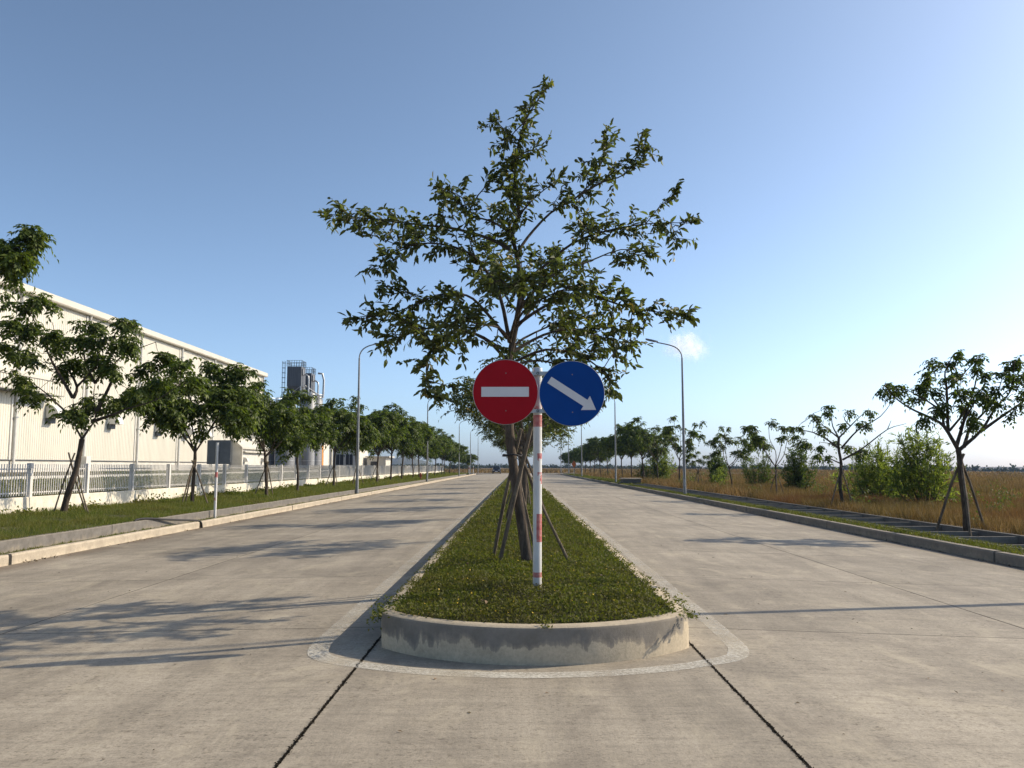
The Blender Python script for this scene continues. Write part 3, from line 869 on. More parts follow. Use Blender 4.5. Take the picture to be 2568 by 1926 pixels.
# green weeds in among the dry grass
gw = Leaves()
for i in range(170):
    y = 22 + rng.uniform() ** 1.3 * 130; x = 12.2 + rng.uniform() * (6 + y * 0.32)
    n = int(rng.uniform(40, 130)); r = rng.uniform(0.12, 0.45)
    P = np.array([x, y, float(zfield(np.array(x))) + r * 0.7]) + rng.normal(0, 1, (n, 3)) * [r * 0.7, r * 0.7, r * 0.5]
    P[:, 2] = np.maximum(P[:, 2], -0.1)
    gw.add(P, rng.normal(0, 1, (n, 3)) + UP * 0.6, UP + rng.normal(0, 0.6, (n, 3)), 0.07 + 0.001 * y, 0.03 + 0.0006 * y)
tag(link('green_weeds', gw.kite('green_weeds', M['dark_bush'])), kind='stuff')

# ---- yard behind the fence
ym = MB()
yx = [-32.6, -28, -24, -20, -16, -14.2]; yv = [8, 30, 50, 70, 90, 110, 130, 148]
ym.v = [(x, y, land_z(x, y) + 0.012) for y in yv for x in yx]
ym.f = [(j * 6 + i, j * 6 + i + 1, (j + 1) * 6 + i + 1, (j + 1) * 6 + i) for j in range(len(yv) - 1) for i in range(5)]
struct('factory_yard', ym, M['yard'])
yg = []
n = 42000
y = 16 + rng.uniform(0, 1, n) * 78; x = rng.uniform(-31.5, -13.9, n)
k = (x > -26) | (np.sin(y * 0.21) > 0.0)
x = x[k]; y = y[k]; n = len(x)
z = 0.34 + 0.86 * np.clip((-13.6 - x) / 19, 0, 1)
yg.append(blades(np.stack([x, y, z], 1), rng.uniform(0.05, 0.16, n), np.full(n, 0.05), rng.uniform(0.2, 1, n)))
tag(link('yard_grass', np_mesh('yard_grass', np.concatenate(yg), (3, [(0, 1, 2)]), M['grass'])), kind='stuff')
yp = MB(); yp.box(-26.6, 14, 0.3, -25.9, 120, 1.06)
struct('yard_path', yp, M['plinth'])

# ---- hills and far treelines
def hill(name, cx, cy, lobes, depth):
    m = MB(); n = 64
    x0 = min(a - b * 2 for a, b, h in lobes); x1 = max(a + b * 2 for a, b, h in lobes)
    rows = 9
    for j in range(rows):
        v = -1 + 2 * j / (rows - 1)
        for i in range(n):
            x = x0 + (x1 - x0) * i / (n - 1)
            h = sum(hh * math.exp(-((x - a) / b) ** 2) for a, b, hh in lobes)
            h *= (1 + 0.06 * math.sin(x * 0.06) + 0.05 * math.sin(x * 0.17 + 1))
            m.v.append((cx + x, cy + v * depth, max(-8, h * math.cos(v * math.pi / 2) - 6)))
    for j in range(rows - 1):
        for i in range(n - 1):
            m.f.append((j * n + i, j * n + i + 1, (j + 1) * n + i + 1, (j + 1) * n + i))
    struct(name, m, M['hill'], smooth=True)
hill('hill', -352, 2500, [(-65, 54, 18), (0, 52, 27), (60, 49, 20), (-140, 60, 13)], 140)
hill('low_hill', -138, 2300, [(-14, 30, 17), (40, 42, 9)], 110)

def treeline(name, runs):
    tl = Leaves()
    for (x0, y0, x1, y1, h, step, zb) in runs:
        L = math.hypot(x1 - x0, y1 - y0); k = int(L / step)
        for i in range(k):
            t = (i + rng.uniform(-0.4, 0.4)) / k
            hh = h * rng.uniform(0.55, 1.1)
            c = np.array([x0 + (x1 - x0) * t, y0 + (y1 - y0) * t + rng.normal(0, 4), zb + hh * 0.5])
            n = 70
            P = c + rng.normal(0, 1, (n, 3)) * [step * 0.5, step * 0.4, hh * 0.26]
            P[:, 2] = np.maximum(P[:, 2], zb)
            tl.add(P, rng.normal(0, 1, (n, 3)), rng.normal(0, 1, (n, 3)), hh * 0.42, hh * 0.30)
    tag(link(name, tl.kite(name, M['far_leaf'])), kind='stuff')
treeline('far_woods', [(-260, 700, 80, 700, 3.3, 2.0, -0.5), (60, 640, 330, 640, 3.8, 2.0, -1.6), (-900, 1300, -200, 1300, 3.8, 3, -0.5), (330, 620, 560, 640, 5.2, 2.2, -4.0), (-90, 420, -20, 430, 3.2, 2.5, -0.4)])
# ================================================================== fence
FX = -13.5
fence = thing('fence', (FX, 10.77, 0.30), 'white picket fence on a low white wall beside the factory yard', 'fence')
FY0, BAY, NB = 10.77, 3.045, 46
wm = MB(); wm.cbox(-0.10, -0.2, -0.3, 0.10, NB * BAY + 0.2, 0.46, 0.015)
wm.build('base_wall', M['white_wall'], fence)
pm = MB(); pm.cbox(-0.062, -0.062, 0.455, 0.062, 0.062, 1.385, 0.012)
pme = pm.mesh('post', M['white_metal'])
for k in range(NB + 1):
    link('post', pme, fence, (0.0, k * BAY, 0))
rm = MB(); rm.box(-0.015, 0.062, -0.018, 0.015, BAY - 0.062, 0.018)
rme = rm.mesh('rail', M['white_metal'])
for k in range(NB):
    for z in (0.575, 1.22):
        link('rail', rme, fence, (-0.02, k * BAY, z))
km = MB(); km.box(-0.009, -0.0095, 0.50, 0.009, 0.0095, 1.355)
kme = km.mesh('picket', M['white_metal'])
rest = MB(); cnt = 0
for k in range(NB):
    for i in range(25):
        y = k * BAY + 0.075 + (BAY - 0.15) * (i + 0.5) / 25
        if k >= 3 and cnt < 299:
            link('picket', kme, fence, (0.008, y, 0)); cnt += 1
        else:
            rest.box(0.008 - 0.009, y - 0.0095, 0.50, 0.008 + 0.009, y + 0.0095, 1.355)
tag(rest.build('picket', M['white_metal'], fence), kind='stuff')

# ================================================================== factory hall
BX = -33.0; BZ = 1.18; EZ = 13.05; BAYL = 8.75; BY1 = 106.4; NBY = 11
BY0 = BY1 - NBY * BAYL
hall = thing('factory_hall', (BX, BY0, BZ), 'long cream clad factory hall with ventilation hoods behind the white fence', 'factory')
H = EZ - BZ
pl = MB(); pl.box(-40, 0, -1.0, -0.04, NBY * BAYL, 0.80); pl.build('plinth', M['plinth'], hall)
def corr(L, z0, z1, pitch=0.25):
    """ribbed wall sheet along y, ribs standing out in +x"""
    m = MB(); prof = []
    k = int(L / pitch)
    for i in range(k):
        y = L * i / k
        p = L / k
        prof += [(0.0, y), (0.0, y + p * 0.62), (0.026, y + p * 0.74), (0.026, y + p * 0.9)]
    prof.append((0.0, L))
    for x, y in prof:
        m.v += [(x, y, z0), (x, y, z1)]
    for i in range(len(prof) - 1):
        m.f.append((2 * i, 2 * i + 2, 2 * i + 3, 2 * i + 1))
    return m.mesh('wall_panel', M['clad'])
cme = corr(BAYL - 0.05, 0.84, H)
for k in range(NBY):
    link('wall_panel', cme, hall, (0, k * BAYL + 0.025, 0))
core = MB(); core.box(-40, 0.02, 0.80, -0.06, NBY * BAYL - 0.02, H - 0.05)
core.build('end_wall', M['clad'], hall)
fl2 = MB(); fl2.box(-0.05, 0, 0.80, 0.06, NBY * BAYL, 0.86); fl2.build('drip_flashing', M['silo_dark'], hall)
gu = MB()
gu.prism([(-0.4, H + 0.02), (0.38, H + 0.02), (0.44, H + 0.10), (0.44, H + 0.52), (0.36, H + 0.56), (-0.4, H + 0.56)], 1, -0.3, NBY * BAYL + 0.45)
gu.build('gutter', M['clad_trim'], hall)
rf = MB()
rf.prism([(-0.42, H + 0.40), (-20, H + 2.2), (-40.4, H + 0.4), (-40.4, H + 0.15), (-20, H + 1.9), (-0.42, H + 0.12)], 1, -0.3, NBY * BAYL + 0.45)
rf.build('roof', M['roof'], hall)
dp = MB(); dp.tube([(0.16, 0, -0.4), (0.16, 0, H - 0.1), (0.26, 0, H + 0.10)], 0.105, 10)
dp.box(-0.02, -0.35, 0.84, 0.075, -0.16, H); dp.box(-0.02, 0.16, 0.84, 0.075, 0.35, H)
dpm = dp.mesh('downpipe', M['hood'], True)
br = MB(); br.box(0.0, -0.15, -0.04, 0.29, 0.15, 0.04); brm = br.mesh('pipe_bracket', M['galv'])
for k in range(NBY + 1):
    y = k * BAYL if 0 < k < NBY else (0.2 if k == 0 else NBY * BAYL - 0.4)
    d = link('downpipe', dpm, hall, (0, y, 0))
    for z in (3.6, 7.6, 11.0):
        link('pipe_bracket', brm, d, (0, 0, z))
# ventilation hoods: quarter round cowls on the wall
hm = MB()
R_ = 0.92
q = [(0.0, 0.0)] + [(R_ * math.cos(a), R_ * math.sin(a)) for a in [math.pi / 2 * i / 10 for i in range(11)]]
hm.prism(q, 1, -0.42, 0.42)
hm.box(-0.02, -0.46, -0.05, R_ + 0.03, 0.46, 0.0)
hme = hm.mesh('vent_hood', M['hood'], True)
fm = MB(); fm.box(0.0, -0.36, -0.42, 0.30, 0.36, -0.05); fme = fm.mesh('vent_filter', M['filter'])
for y, z in [(31, 5.0), (44.5, 5.0), (57.9, 5.0), (66.6, 5.0), (75.4, 4.75), (81.8, 4.75), (86.2, 4.7), (101.3, 5.0)]:
    h = link('vent_hood', hme, hall, (0.05, y - BY0, z - BZ))
    link('vent_filter', fme, h)
# deep canopy over the loading door at the near end
cy0, cy1 = 30 - BY0, 57.6 - BY0
cb = MB(); cb.box(-0.02, cy0, 6.42 - BZ, 1.25, cy1, 6.50 - BZ); cb.box(1.20, cy0, 6.46 - BZ, 1.27, cy1, 7.35 - BZ); cb.box(-0.02, cy1 - 0.06, 6.46 - BZ, 1.27, cy1 + 0.004, 7.35 - BZ)
can = cb.build('canopy', M['clad'], hall)
rbm = MB()
for i in range(int((cy1 - cy0) / 0.3)):
    y = cy0 + 0.15 + i * 0.3
    rbm.box(1.27, y, 6.46 - BZ, 1.30, y + 0.08, 7.34 - BZ)
rbm.build('canopy_ribs', M['clad'], can)
ct = MB(); ct.box(-0.02, cy0 - .03, 7.352 - BZ, 1.36, cy1 + 0.06, 7.60 - BZ); ct.build('canopy_cap', M['clad_trim'], can)
cu = MB(); cu.box(0.0, cy0 + .02, 6.405 - BZ, 1.24, cy1 - .02, 6.417 - BZ); cu.build('canopy_soffit', M['silo_dark'], can)
dr = MB(); dr.box(0.0, 40 - BY0, 0.86, 0.09, 49.5 - BY0, 5.2); dr.build('loading_door', M['dark'], hall)
# lean-to at the far end
ax0, ay0, ay1 = 0.06, 95.2 - BY0, 105.2 - BY0
an = MB(); an.prism([(ax0, -1.0), (1.1, -1.0), (1.1, 2.62), (ax0, 3.55)], 1, ay0, ay1)
anx = an.build('lean_to', M['plinth'], hall)
ar = MB(); ar.prism([(ax0, 3.57), (1.4, 2.40), (1.4, 2.60), (ax0, 3.77)], 1, ay0 - 0.3, ay1 + 0.3); ar.build('lean_to_roof', M['clad_trim'], anx)
ac = MB(); ac.box(1.1, ay0 + 0.5, 2.0, 1.5, ay1 - 0.5, 2.15); ac.build('lean_to_lintel', M['clad_trim'], anx)
for y in (ay0 + 0.6, ay0 + 7.2):
    h = link('vent_hood', hme, anx, (1.1, y + 0.8, 0.95)); h.scale = (0.55, 0.7, 0.55)
for y in (ay0 - 0.02, ay1 - 0.2):
    c = MB(); c.box(1.1, y, -1, 1.3, y + 0.22, 2.45); c.build('corner_post', M['clad_trim'], anx)
# meter box and pipe at the foot of the wall
mb_ = MB(); mb_.cbox(0.2, 61.9 - BY0, 0.2, 0.75, 62.6 - BY0, 1.15, 0.02); mb_.build('meter_box', M['hood'], hall)

# ================================================================== silos and hoppers beyond the hall
def rails_on(m, x0, y0, x1, y1, z, h, n, r=0.03):
    P = [(x0, y0), (x1, y0), (x1, y1), (x0, y1)]
    for i in range(4):
        (a, b), (c, d) = P[i], P[(i + 1) % 4]
        for t in range(n):
            x = a + (c - a) * t / n; y = b + (d - b) * t / n
            m.box(x - r, y - r, z, x + r, y + r, z + h)
        for zz in (z + h, z + h * 0.52):
            m.box(min(a, c) - r, min(b, d) - r, zz - r, max(a, c) + r, max(b, d) + r, zz + r)
def hopper(x, y, ztop, label, ladder):
    t = thing('hopper_tower', (x, y, 0.9), label, 'hopper', 'square steel hoppers above the grey silos')
    zb = ztop - 0.9
    m = MB()
    w2 = 2.6; d2 = 3.0; hb = 3.6
    m.box(0, 0, zb - hb, w2, d2, zb)
    for i in range(7):
        m.box(0.15 + i * 0.36, -0.06, zb - hb, 0.22 + i * 0.36, -0.002, zb - 0.05)
    m.add([(0, 0, zb - hb - .002), (w2, 0, zb - hb - .002), (w2, d2, zb - hb - .002), (0, d2, zb - hb - .002), (0.9, 1.1, zb - hb - 1.7), (1.7, 1.1, zb - hb - 1.7), (1.7, 1.9, zb - hb - 1.7), (0.9, 1.9, zb - hb - 1.7)],
          [(0, 4, 5, 1), (1, 5, 6, 2), (2, 6, 7, 3), (3, 7, 4, 0), (4, 7, 6, 5)])
    m.build('hopper', M['silo_dark'], t)
    r = MB(); rails_on(r, -0.05, -0.05, w2 + 0.05, d2 + 0.05, zb, 1.1, 6); r.build('guard_rail', M['steel_blue'], t)
    f = MB()
    for (a, b) in ((0.1, 0.1), (w2 - 0.1, 0.1), (w2 - 0.1, d2 - 0.1), (0.1, d2 - 0.1)):
        f.box(a - 0.1, b - 0.1, -0.9, a + 0.1, b + 0.1, zb - hb)
    for z in (zb - 5.6, zb - 8.2, zb - 11):
        f.box(0, 0.02, z, w2, 0.16, z + 0.18); f.box(w2 - 0.16, 0, z, w2 - 0.02, d2, z + 0.18)
    f.tube([(0.1, 0.1, zb - 5.5), (w2 - 0.1, 0.1, zb - hb)], 0.07, 6); f.tube([(w2 - 0.1, 0.1, zb - 5.5), (w2 - 0.1, d2 - 0.1, zb - hb)], 0.07, 6)
    f.tube([(w2 - 0.1, d2 - .1, zb - 5.5), (w2 - 0.1, 0.1, zb - hb)], 0.07, 6)
    f.build('support_frame', M['galv'], t)
    pp = MB()
    pp.tube([(w2, 1.4, zb - 1.4), (w2 + 0.5, 1.4, zb - 1.35), (w2 + 0.95, 1.4, zb - 1.7), (w2 + 1.0, 1.4, zb - 2.3), (w2 + 1.0, 1.4, zb - 7.0), (w2 + 1.0, 1.4, zb - 13)], 0.16, 10)
    pp.build('duct', M['galv'], t, True)
    bx = MB(); bx.box(w2, 0.4, zb - 1.5, w2 + 0.22, 1.0, zb - 0.4); bx.build('filter_box', M['silo'], t)
    if ladder:
        l = MB()
        for yy in (-0.1, 0.35):
            l.box(-0.45, yy - 0.025, 0, -0.40, yy + 0.025, zb + 1.0); l.box(-0.90, yy - 0.025, zb - 7, -0.85, yy + 0.025, zb + 1.0)
        for k in range(int((zb + 1) / 0.35)):
            l.box(-0.44, -0.1, k * 0.35, -0.41, 0.35, k * 0.35 + 0.03)
        for k in range(9):
            z = zb - 6.6 + k * 0.9
            l.box(-0.92, -0.14, z, -0.36, -0.09, z + 0.07); l.box(-0.92, 0.33, z, -0.36, 0.38, z + 0.07); l.box(-0.92, -0.14, z, -0.87, 0.38, z + 0.07)
        l.build('caged_ladder', M['steel_blue'], t)
    return t
hopper(-42.2, 150, 19.7, 'nearer and taller dark steel hopper tower with a caged ladder on its side', True)
hopper(-42.2, 157.4, 19.3, 'farther dark steel hopper tower with a bent duct, behind the taller hopper', False)
def silo(x, y, r, ztop, label):
    t = thing('silo', (x, y, 0.5), label, 'silo', 'round grey silos below the hoppers')
    m = MB(); m.lathe([(r, 0), (r, ztop - 0.5), (r * 0.6, ztop + 0.3), (0.2, ztop + 0.55)], 24); m.build('silo_shell', M['silo'], t, True)
    b = MB()
    for z in range(2, int(ztop), 3):
        b.lathe([(r + 0.003, z), (r + 0.04, z + 0.02), (r + 0.04, z + 0.1), (r + 0.003, z + 0.12)], 24)
    b.build('hoop', M['galv'], t)
    rr = MB()
    for k in range(16):
        a = 2 * math.pi * k / 16
        rr.box(r * math.cos(a) - .03, r * math.sin(a) - .03, ztop - .5, r * math.cos(a) + .03, r * math.sin(a) + .03, ztop + 0.6)
    pts = [(r * math.cos(2 * math.pi * k / 16), r * math.sin(2 * math.pi * k / 16), ztop + 0.6) for k in range(17)]
    rr.tube(pts, 0.035, 5); rr.tube([(a, b2, c - 0.5) for a, b2, c in pts], 0.03, 5)
    rr.build('guard_rail', M['galv'], t)
silo(-45.2, 148.5, 1.7, 12.6, 'grey round silo leftmost of the four below the hoppers')
silo(-41.4, 147.2, 1.7, 12.6, 'grey round silo standing right below the taller hopper')
silo(-38.6, 151.6, 1.35, 13.6, 'pale grey silo with a railed top, rightmost of the front three')
silo(-38.3, 156.0, 1.3, 13.9, 'pale grey silo with a railed top, behind the other silos')
gn = thing('pipe_gantry', (-39.4, 150.5, 0.9), 'light steel pipe gantry between the hoppers and the railed silos', 'gantry')
m = MB()
for x, y in ((0, 0), (1.4, 0), (0, 5.6), (1.4, 5.6)):
    m.box(x - .07, y - .07, 0, x + .07, y + .07, 14.2)
m.build('gantry_leg', M['galv'], gn)
m = MB(); m.box(-.1, -.1, 13.0, 1.5, 5.7, 13.12); rails_on(m, -.1, -.1, 1.5, 5.7, 13.12, 1.0, 6); m.build('gantry_deck', M['galv'], gn)
m = MB(); m.tube([(0.3, 0, 15.4), (2.0, 6.5, 13.7)], 0.12, 8); m.tube([(2.2, 6.5, 13.6), (2.3, 6.5, 17), (2.0, 6.4, 18.2), (1.2, 6.4, 18.3)], 0.2, 10); m.build('conveyor_pipe', M['galv'], gn, True)

# ================================================================== low factory blocks farther along
blk = thing('factory_block', (-46, 168, 0.3), 'grey and white factory block with a blue and orange banner beyond the silos', 'factory')
m = MB(); m.box(-14, 0, -1, 3.0, 24, 7.2); m.build('wall', M['silo'], blk)
m = MB(); m.box(-14.3, -.3, 7.2, 3.3, 24.3, 7.6); m.build('roof', M['roof'], blk)
for y, d, mt in ((0.6, 1.2, 'plinth'), (3.2, 0.9, 'silo_dark'), (5.0, 1.1, 'plinth'), (7.2, 0.8, 'silo_dark'), (9.2, 1.3, 'plinth')):  # pale and dark panels paint in the lit and unlit faces of a stepped front
    m = MB(); m.box(3.004, y, 0.4, 3.12, y + d, 7.0); m.build('wall_panel', M[mt], blk)
m = MB(); m.box(3.004, 11.6, 0.8, 3.10, 13.2, 5.8); m.build('banner', M['banner_blue'], blk)
m = MB(); m.box(3.004, 13.24, 0.8, 3.12, 14.4, 5.8); m.build('banner_edge', M['banner_orange'], blk)
m = MB(); m.box(3.004, 14.5, 0.6, 3.16, 19.5, 6.6); m.build('door_panel', M['white_wall'], blk)
m = MB(); m.box(3.004, 21.6, 0.2, 3.4, 22.4, 7.1); m.build('column', M['clad_trim'], blk)
off = thing('office_block', (-42.6, 205, 0.3), 'white office block with a dark window wall, behind the left row of trees', 'building')
m = MB(); m.box(-8, 0, -1, 2.6, 16, 6.8); m.build('wall', M['plinth'], off)
m = MB(); m.box(-8.2, -.2, 6.8, 2.9, 16.3, 7.2); m.build('roof', M['roof'], off)
for x0, x1 in ((-2.4, -0.6), (0.0, 1.7)):
    m = MB(); m.box(x0, -0.05, 1.6, x1, 0.05, 4.2); wn = m.build('window', M['dark'], off)
    m = MB(); m.box((x0 + x1) / 2 - .05, -0.1, 1.6, (x0 + x1) / 2 + .05, -.052, 4.2); m.build('mullion', M['galv'], wn)
m = MB(); m.box(2.6, 3, 0.2, 2.75, 9, 6.2); m.build('wall_panel', M['white_wall'], off)
gh = thing('gate_house', (-36.6, 214, 0.2), 'low pale gatehouse with a flat roof, near the far end of the fence', 'building')
m = MB(); m.box(-2.4, 0, -1, 2.4, 8, 3.6); m.build('wall', M['clad'], gh)
m = MB(); m.box(-2.8, -.5, 3.6, 3.4, 8.5, 3.95); m.build('roof', M['clad_trim'], gh)
m = MB(); m.box(-1.5, -0.04, 1.2, 0.4, 0.05, 2.6); m.build('window', M['glass'], gh)

# ================================================================== lamps
def lamp_meshes():
    a = MB(); H0 = 7.9
    a.tube([(0, 0, 0.0), (0, 0, 2.0), (0, 0, 5.0), (0, 0, H0)], [0.095, 0.085, 0.068, 0.05], 12)
    b = MB()
    pts = [(0, 0, H0), (-0.03, 0, H0 + 0.22), (-0.14, 0, H0 + 0.44), (-0.32, 0, H0 + 0.61), (-0.6, 0, H0 + 0.74), (-1.0, 0, H0 + 0.84), (-1.45, 0, H0 + 0.93)]
    b.tube(smooth_path(pts, 3), 0.036, 10)
    c = MB()
    zc = H0 + 0.96
    prof = [(-1.38, 0.045), (-1.5, 0.09), (-1.75, 0.13), (-2.0, 0.10), (-2.1, 0.03)]
    vs = []; fs = []
    for i, (x, hw) in enumerate(prof):
        dz = 0.16 * (-1.38 - x) / 0.72
        z = zc + dz - 0.02
        vs += [(x, -hw, z - 0.02), (x, hw, z - 0.02), (x, hw * 0.7, z + 0.07), (x, -hw * 0.7, z + 0.07)]
    for i in range(4):
        for k in range(4):
            fs.append((i * 4 + k, i * 4 + (k + 1) % 4, i * 4 + 4 + (k + 1) % 4, i * 4 + 4 + k))
    fs += [(0, 3, 2, 1), (16, 17, 18, 19)]
    c.add(vs, fs)
    d = MB(); d.add([(-1.55, -0.075, zc - 0.018), (-1.55, 0.075, zc - 0.018), (-1.98, 0.075, zc + 0.078), (-1.98, -0.075, zc + 0.078)], [(0, 1, 2, 3)])
    e = MB(); e.cbox(-0.17, -0.17, -0.05, 0.17, 0.17, 0.025, 0.008)
    f = MB(); f.box(-0.04, -0.105, 0.5, 0.04, -0.075, 0.9)
    return [('pole', a.mesh('pole', M['lamp_steel'], True)), ('arm', b.mesh('arm', M['lamp_steel'], True)), ('lamp_head', c.mesh('lamp_head', M['sign_back'], True)),
            ('lamp_lens', d.mesh('lamp_lens', M['chrome'])), ('base_plate', e.mesh('base_plate', M['galv'])), ('service_door', f.mesh('service_door', M['galv']))]
LMP = lamp_meshes()
def lamp(x, y, z, flip, label):
    t = thing('street_lamp', (x, y, z), label, 'street lamp', 'grey street lamps along both kerbs', 0 if not flip else math.pi)
    ps = {}
    for n, me in LMP:
        ps[n] = link(n, me, ps['lamp_head'] if n == 'lamp_lens' else (ps['pole'] if n == 'service_door' else t))
for i, (y, lab) in enumerate([(48.0, 'tall grey street lamp on the right kerb, its head beside the small cloud'),
                              (81.9, 'street lamp on the right kerb by the concrete drain box'),
                              (126, 'street lamp on the right kerb rising from behind the blue sign'),
                              (159, 'thin far street lamp right of the road, beside the orange sign'),
                              (188, 'farthest right street lamp, showing just past the sign pole')]):
    lamp(9.5, y, -0.05, False, lab)
lamp(9.5, 11.9, -0.05, False, 'nearest street lamp at the right kerb, casting the long thin shadow across the road')
for y, lab in [(48.2, 'tall grey street lamp on the left kerb, its head hidden in the median tree'),
               (85.0, 'second street lamp on the left kerb, next to the red hydrant'),
               (130.5, 'street lamp on the left kerb past the last trees of the row'),
               (161, 'far street lamp on the left kerb with its arm behind leaves'),
               (191, 'farthest left street lamp, near the junction kerb')]:
    lamp(-9.34, y, 0.0, True, lab)

# ================================================================== road sign on the median
RS = (0.19, 8.5, 0.37)
rs = thing('road_sign', RS, 'red and white banded pole holding a red no entry disc and a blue arrow disc', 'road sign')
m = MB(); m.tube([(-0.008, 0, -0.4), (0, 0, 1.1), (0.004, 0, 2.17)], 0.0445, 20); m.build('pole', M['pole'], rs, True)
m = MB(); m.lathe([(0.052, 2.165), (0.054, 2.20), (0.050, 2.235), (0.02, 2.245)], 20, (0.004, 0)); m.build('pole_cap', M['galv'], rs, True)
def disc(cx, cz, r, mat, name):
    m = MB(); n = 72
    prof = [(r, 0.006), (r, -0.003), (r - 0.004, -0.006), (0.001, -0.006)]
    vs = []; fs = []
    for rr, yy_ in prof:
        for k in range(n):
            a = 2 * math.pi * k / n
            vs.append((cx + rr * math.cos(a), -0.095 + yy_, cz + rr * math.sin(a)))
    for i in range(3):
        for k in range(n):
            fs.append((i * n + k, i * n + (k + 1) % n, (i + 1) * n + (k + 1) % n, (i + 1) * n + k))
    fs.append(tuple(range(n)))
    m.add(vs, fs)
    return m.build(name, M[mat], rs)
def rim(c, r, dd):
    m = MB()
    pts = [(c[0] + r * math.cos(a), -0.096, c[1] + r * math.sin(a)) for a in [2 * math.pi * k / 60 for k in range(61)]]
    m.tube(pts, 0.004, 6, False); m.build('disc_rim', M['galv'], dd, True)
RC = (-0.325, 1.98); BC = (0.35, 1.965); DR = 0.330
d1 = disc(RC[0], RC[1], DR, 'red_sign', 'no_entry_disc')
d2 = disc(BC[0], BC[1], DR, 'blue_sign', 'arrow_disc')
rim(RC, DR, d1); rim(BC, DR, d2)
m = MB(); m.box(RC[0] - 0.245, -0.1045, RC[1] - 0.049, RC[0] + 0.238, -0.1015, RC[1] + 0.051); m.build('white_bar', M['white_sign'], d1)
# arrow pointing down right
a0 = Vector((-0.228, 0.138)); a1 = Vector((0.243, -0.168)); t = (a1 - a0).normalized(); nn = Vector((-t.y, t.x))
nk = a1 - t * 0.128
outl = [a0 + nn * 0.038, nk + nn * 0.038, nk + nn * 0.085, a1, nk - nn * 0.085, nk - nn * 0.038, a0 - nn * 0.038]
m = MB(); m.prism([(BC[0] + p.x, BC[1] + p.y) for p in outl], 1, -0.1045, -0.1015); m.build('arrow', M['white_sign'], d2)
for c, dd in ((RC, d1), (BC, d2)):
    for z in (0.192, -0.192):
        m = MB(); m.tube([(c[0] + 0.005, -0.106, c[1] + z), (c[0] + 0.005, -0.1, c[1] + z)], 0.007, 8); m.build('rivet', M['rivet'], dd)
for z in (1.98 + 0.192, 1.98 - 0.192):
    m = MB()
    m.box(-0.40, -0.086, z - 0.019, 0.42, -0.078, z + 0.019)
    m.box(-0.40, -0.078, z + 0.015, 0.42, -0.052, z + 0.019); m.box(-0.40, -0.078, z - 0.019, 0.42, -0.052, z - 0.015)
    m.lathe([(0.0455, z - 0.017), (0.052, z - 0.017), (0.052, z + 0.017), (0.0455, z + 0.017)], 20, (0.004, 0))
    b = m.build('bracket', M['galv'], rs)
    m = MB()
    n = 16; vs = []
    for rr in (0.008, 0.014):
        for yy_ in (-0.092, -0.086):
            for k in range(n):
                vs.append((0.004 + rr * math.cos(2 * math.pi * k / n), yy_, z + rr * math.sin(2 * math.pi * k / n)))
    fs = []
    for k in range(n):
        j = (k + 1) % n
        fs += [(k, j, 2 * n + j, 2 * n + k), (2 * n + k, 2 * n + j, 3 * n + j, 3 * n + k), (k, n + k, n + j, j)]
    m.add(vs, fs); m.build('bolt', M['bolt'], b)

# sign seen from behind on the left kerb
bs = thing('sign_board', (-9.30, 25.6, 0.0), 'square grey sign board seen from behind on a thin striped pole at the left kerb', 'road sign')
m = MB(); m.tube([(0, 0, -0.2), (0, 0, 2.32)], 0.042, 14); m.build('pole', M['pole2'], bs, True)
m = MB(); m.cbox(-0.33, 0.055, 1.66, 0.40, 0.075, 2.40, 0.002); pb = m.build('sign_panel', M['sign_back'], bs)
for z in (1.82, 2.22):
    m = MB(); m.box(-0.30, 0.036, z - 0.02, 0.37, 0.054, z + 0.02); m.build('bracket', M['sign_back'], pb)
m = MB(); m.box(-0.05, 0.0, 2.05, 0.05, 0.052, 2.33); m.build('clamp', M['galv'], bs)

# ================================================================== small things
hy = thing('fire_hydrant', (-9.95, 84.6, 0.22), 'small faded red hydrant on the left grass verge', 'hydrant')
m = MB(); m.lathe([(0.12, -0.05), (0.12, 0.04), (0.075, 0.06), (0.075, 0.5), (0.11, 0.52), (0.11, 0.57), (0.08, 0.66), (0.03, 0.72)], 14); m.build('barrel', M['hydrant'], hy, True)
for s in (-1, 1):
    m = MB(); m.tube([(s * 0.06, 0, 0.4), (s * 0.17, 0, 0.4)], 0.045, 10); m.build('outlet', M['hydrant'], hy)
ho = MB()
ho.tube(smooth_path([(-9.50, 20.9, 0.03), (-9.47, 20.75, 0.15), (-9.50, 20.75, 0.27), (-9.44, 21.3, 0.275), (-9.36, 22.2, 0.19), (-9.24, 23.2, 0.11), (-9.12, 23.75, 0.06), (-9.07, 23.9, 0.0), (-9.06, 23.95, -0.15)], 4), 0.026, 8)
tag(ho.build('black_hose', M['hose'], None, True), 'black hose lying over the two left kerbs by a kerb joint', 'hose')
cb_ = thing('drain_box', (10.35, 77.5, -0.02), 'square concrete drain box at the end of the open channel', 'drain box')
m = MB(); m.cbox(-0.8, -0.7, -0.5, 0.85, 0.9, 0.42, 0.02); m.build('box_wall', M['channel'], cb_)
m = MB(); m.cbox(-0.9, -0.8, 0.42, 0.95, 1.0, 0.52, 0.02); m.build('cover_slab', M['cream_kerb'], cb_)
m = MB(); m.cbox(-2.9 + 1.9, -0.6, -0.5, -0.82, 0.8, 0.16, 0.02); m.build('inlet_wall', M['channel'], cb_)
og = thing('warning_board', (9.9, 150, 0.0), 'small orange board on a post beside the far right trees', 'road sign')
m = MB(); m.tube([(0, 0, -.2), (0, 0, 2.4)], 0.04, 8); m.build('post', M['galv'], og)
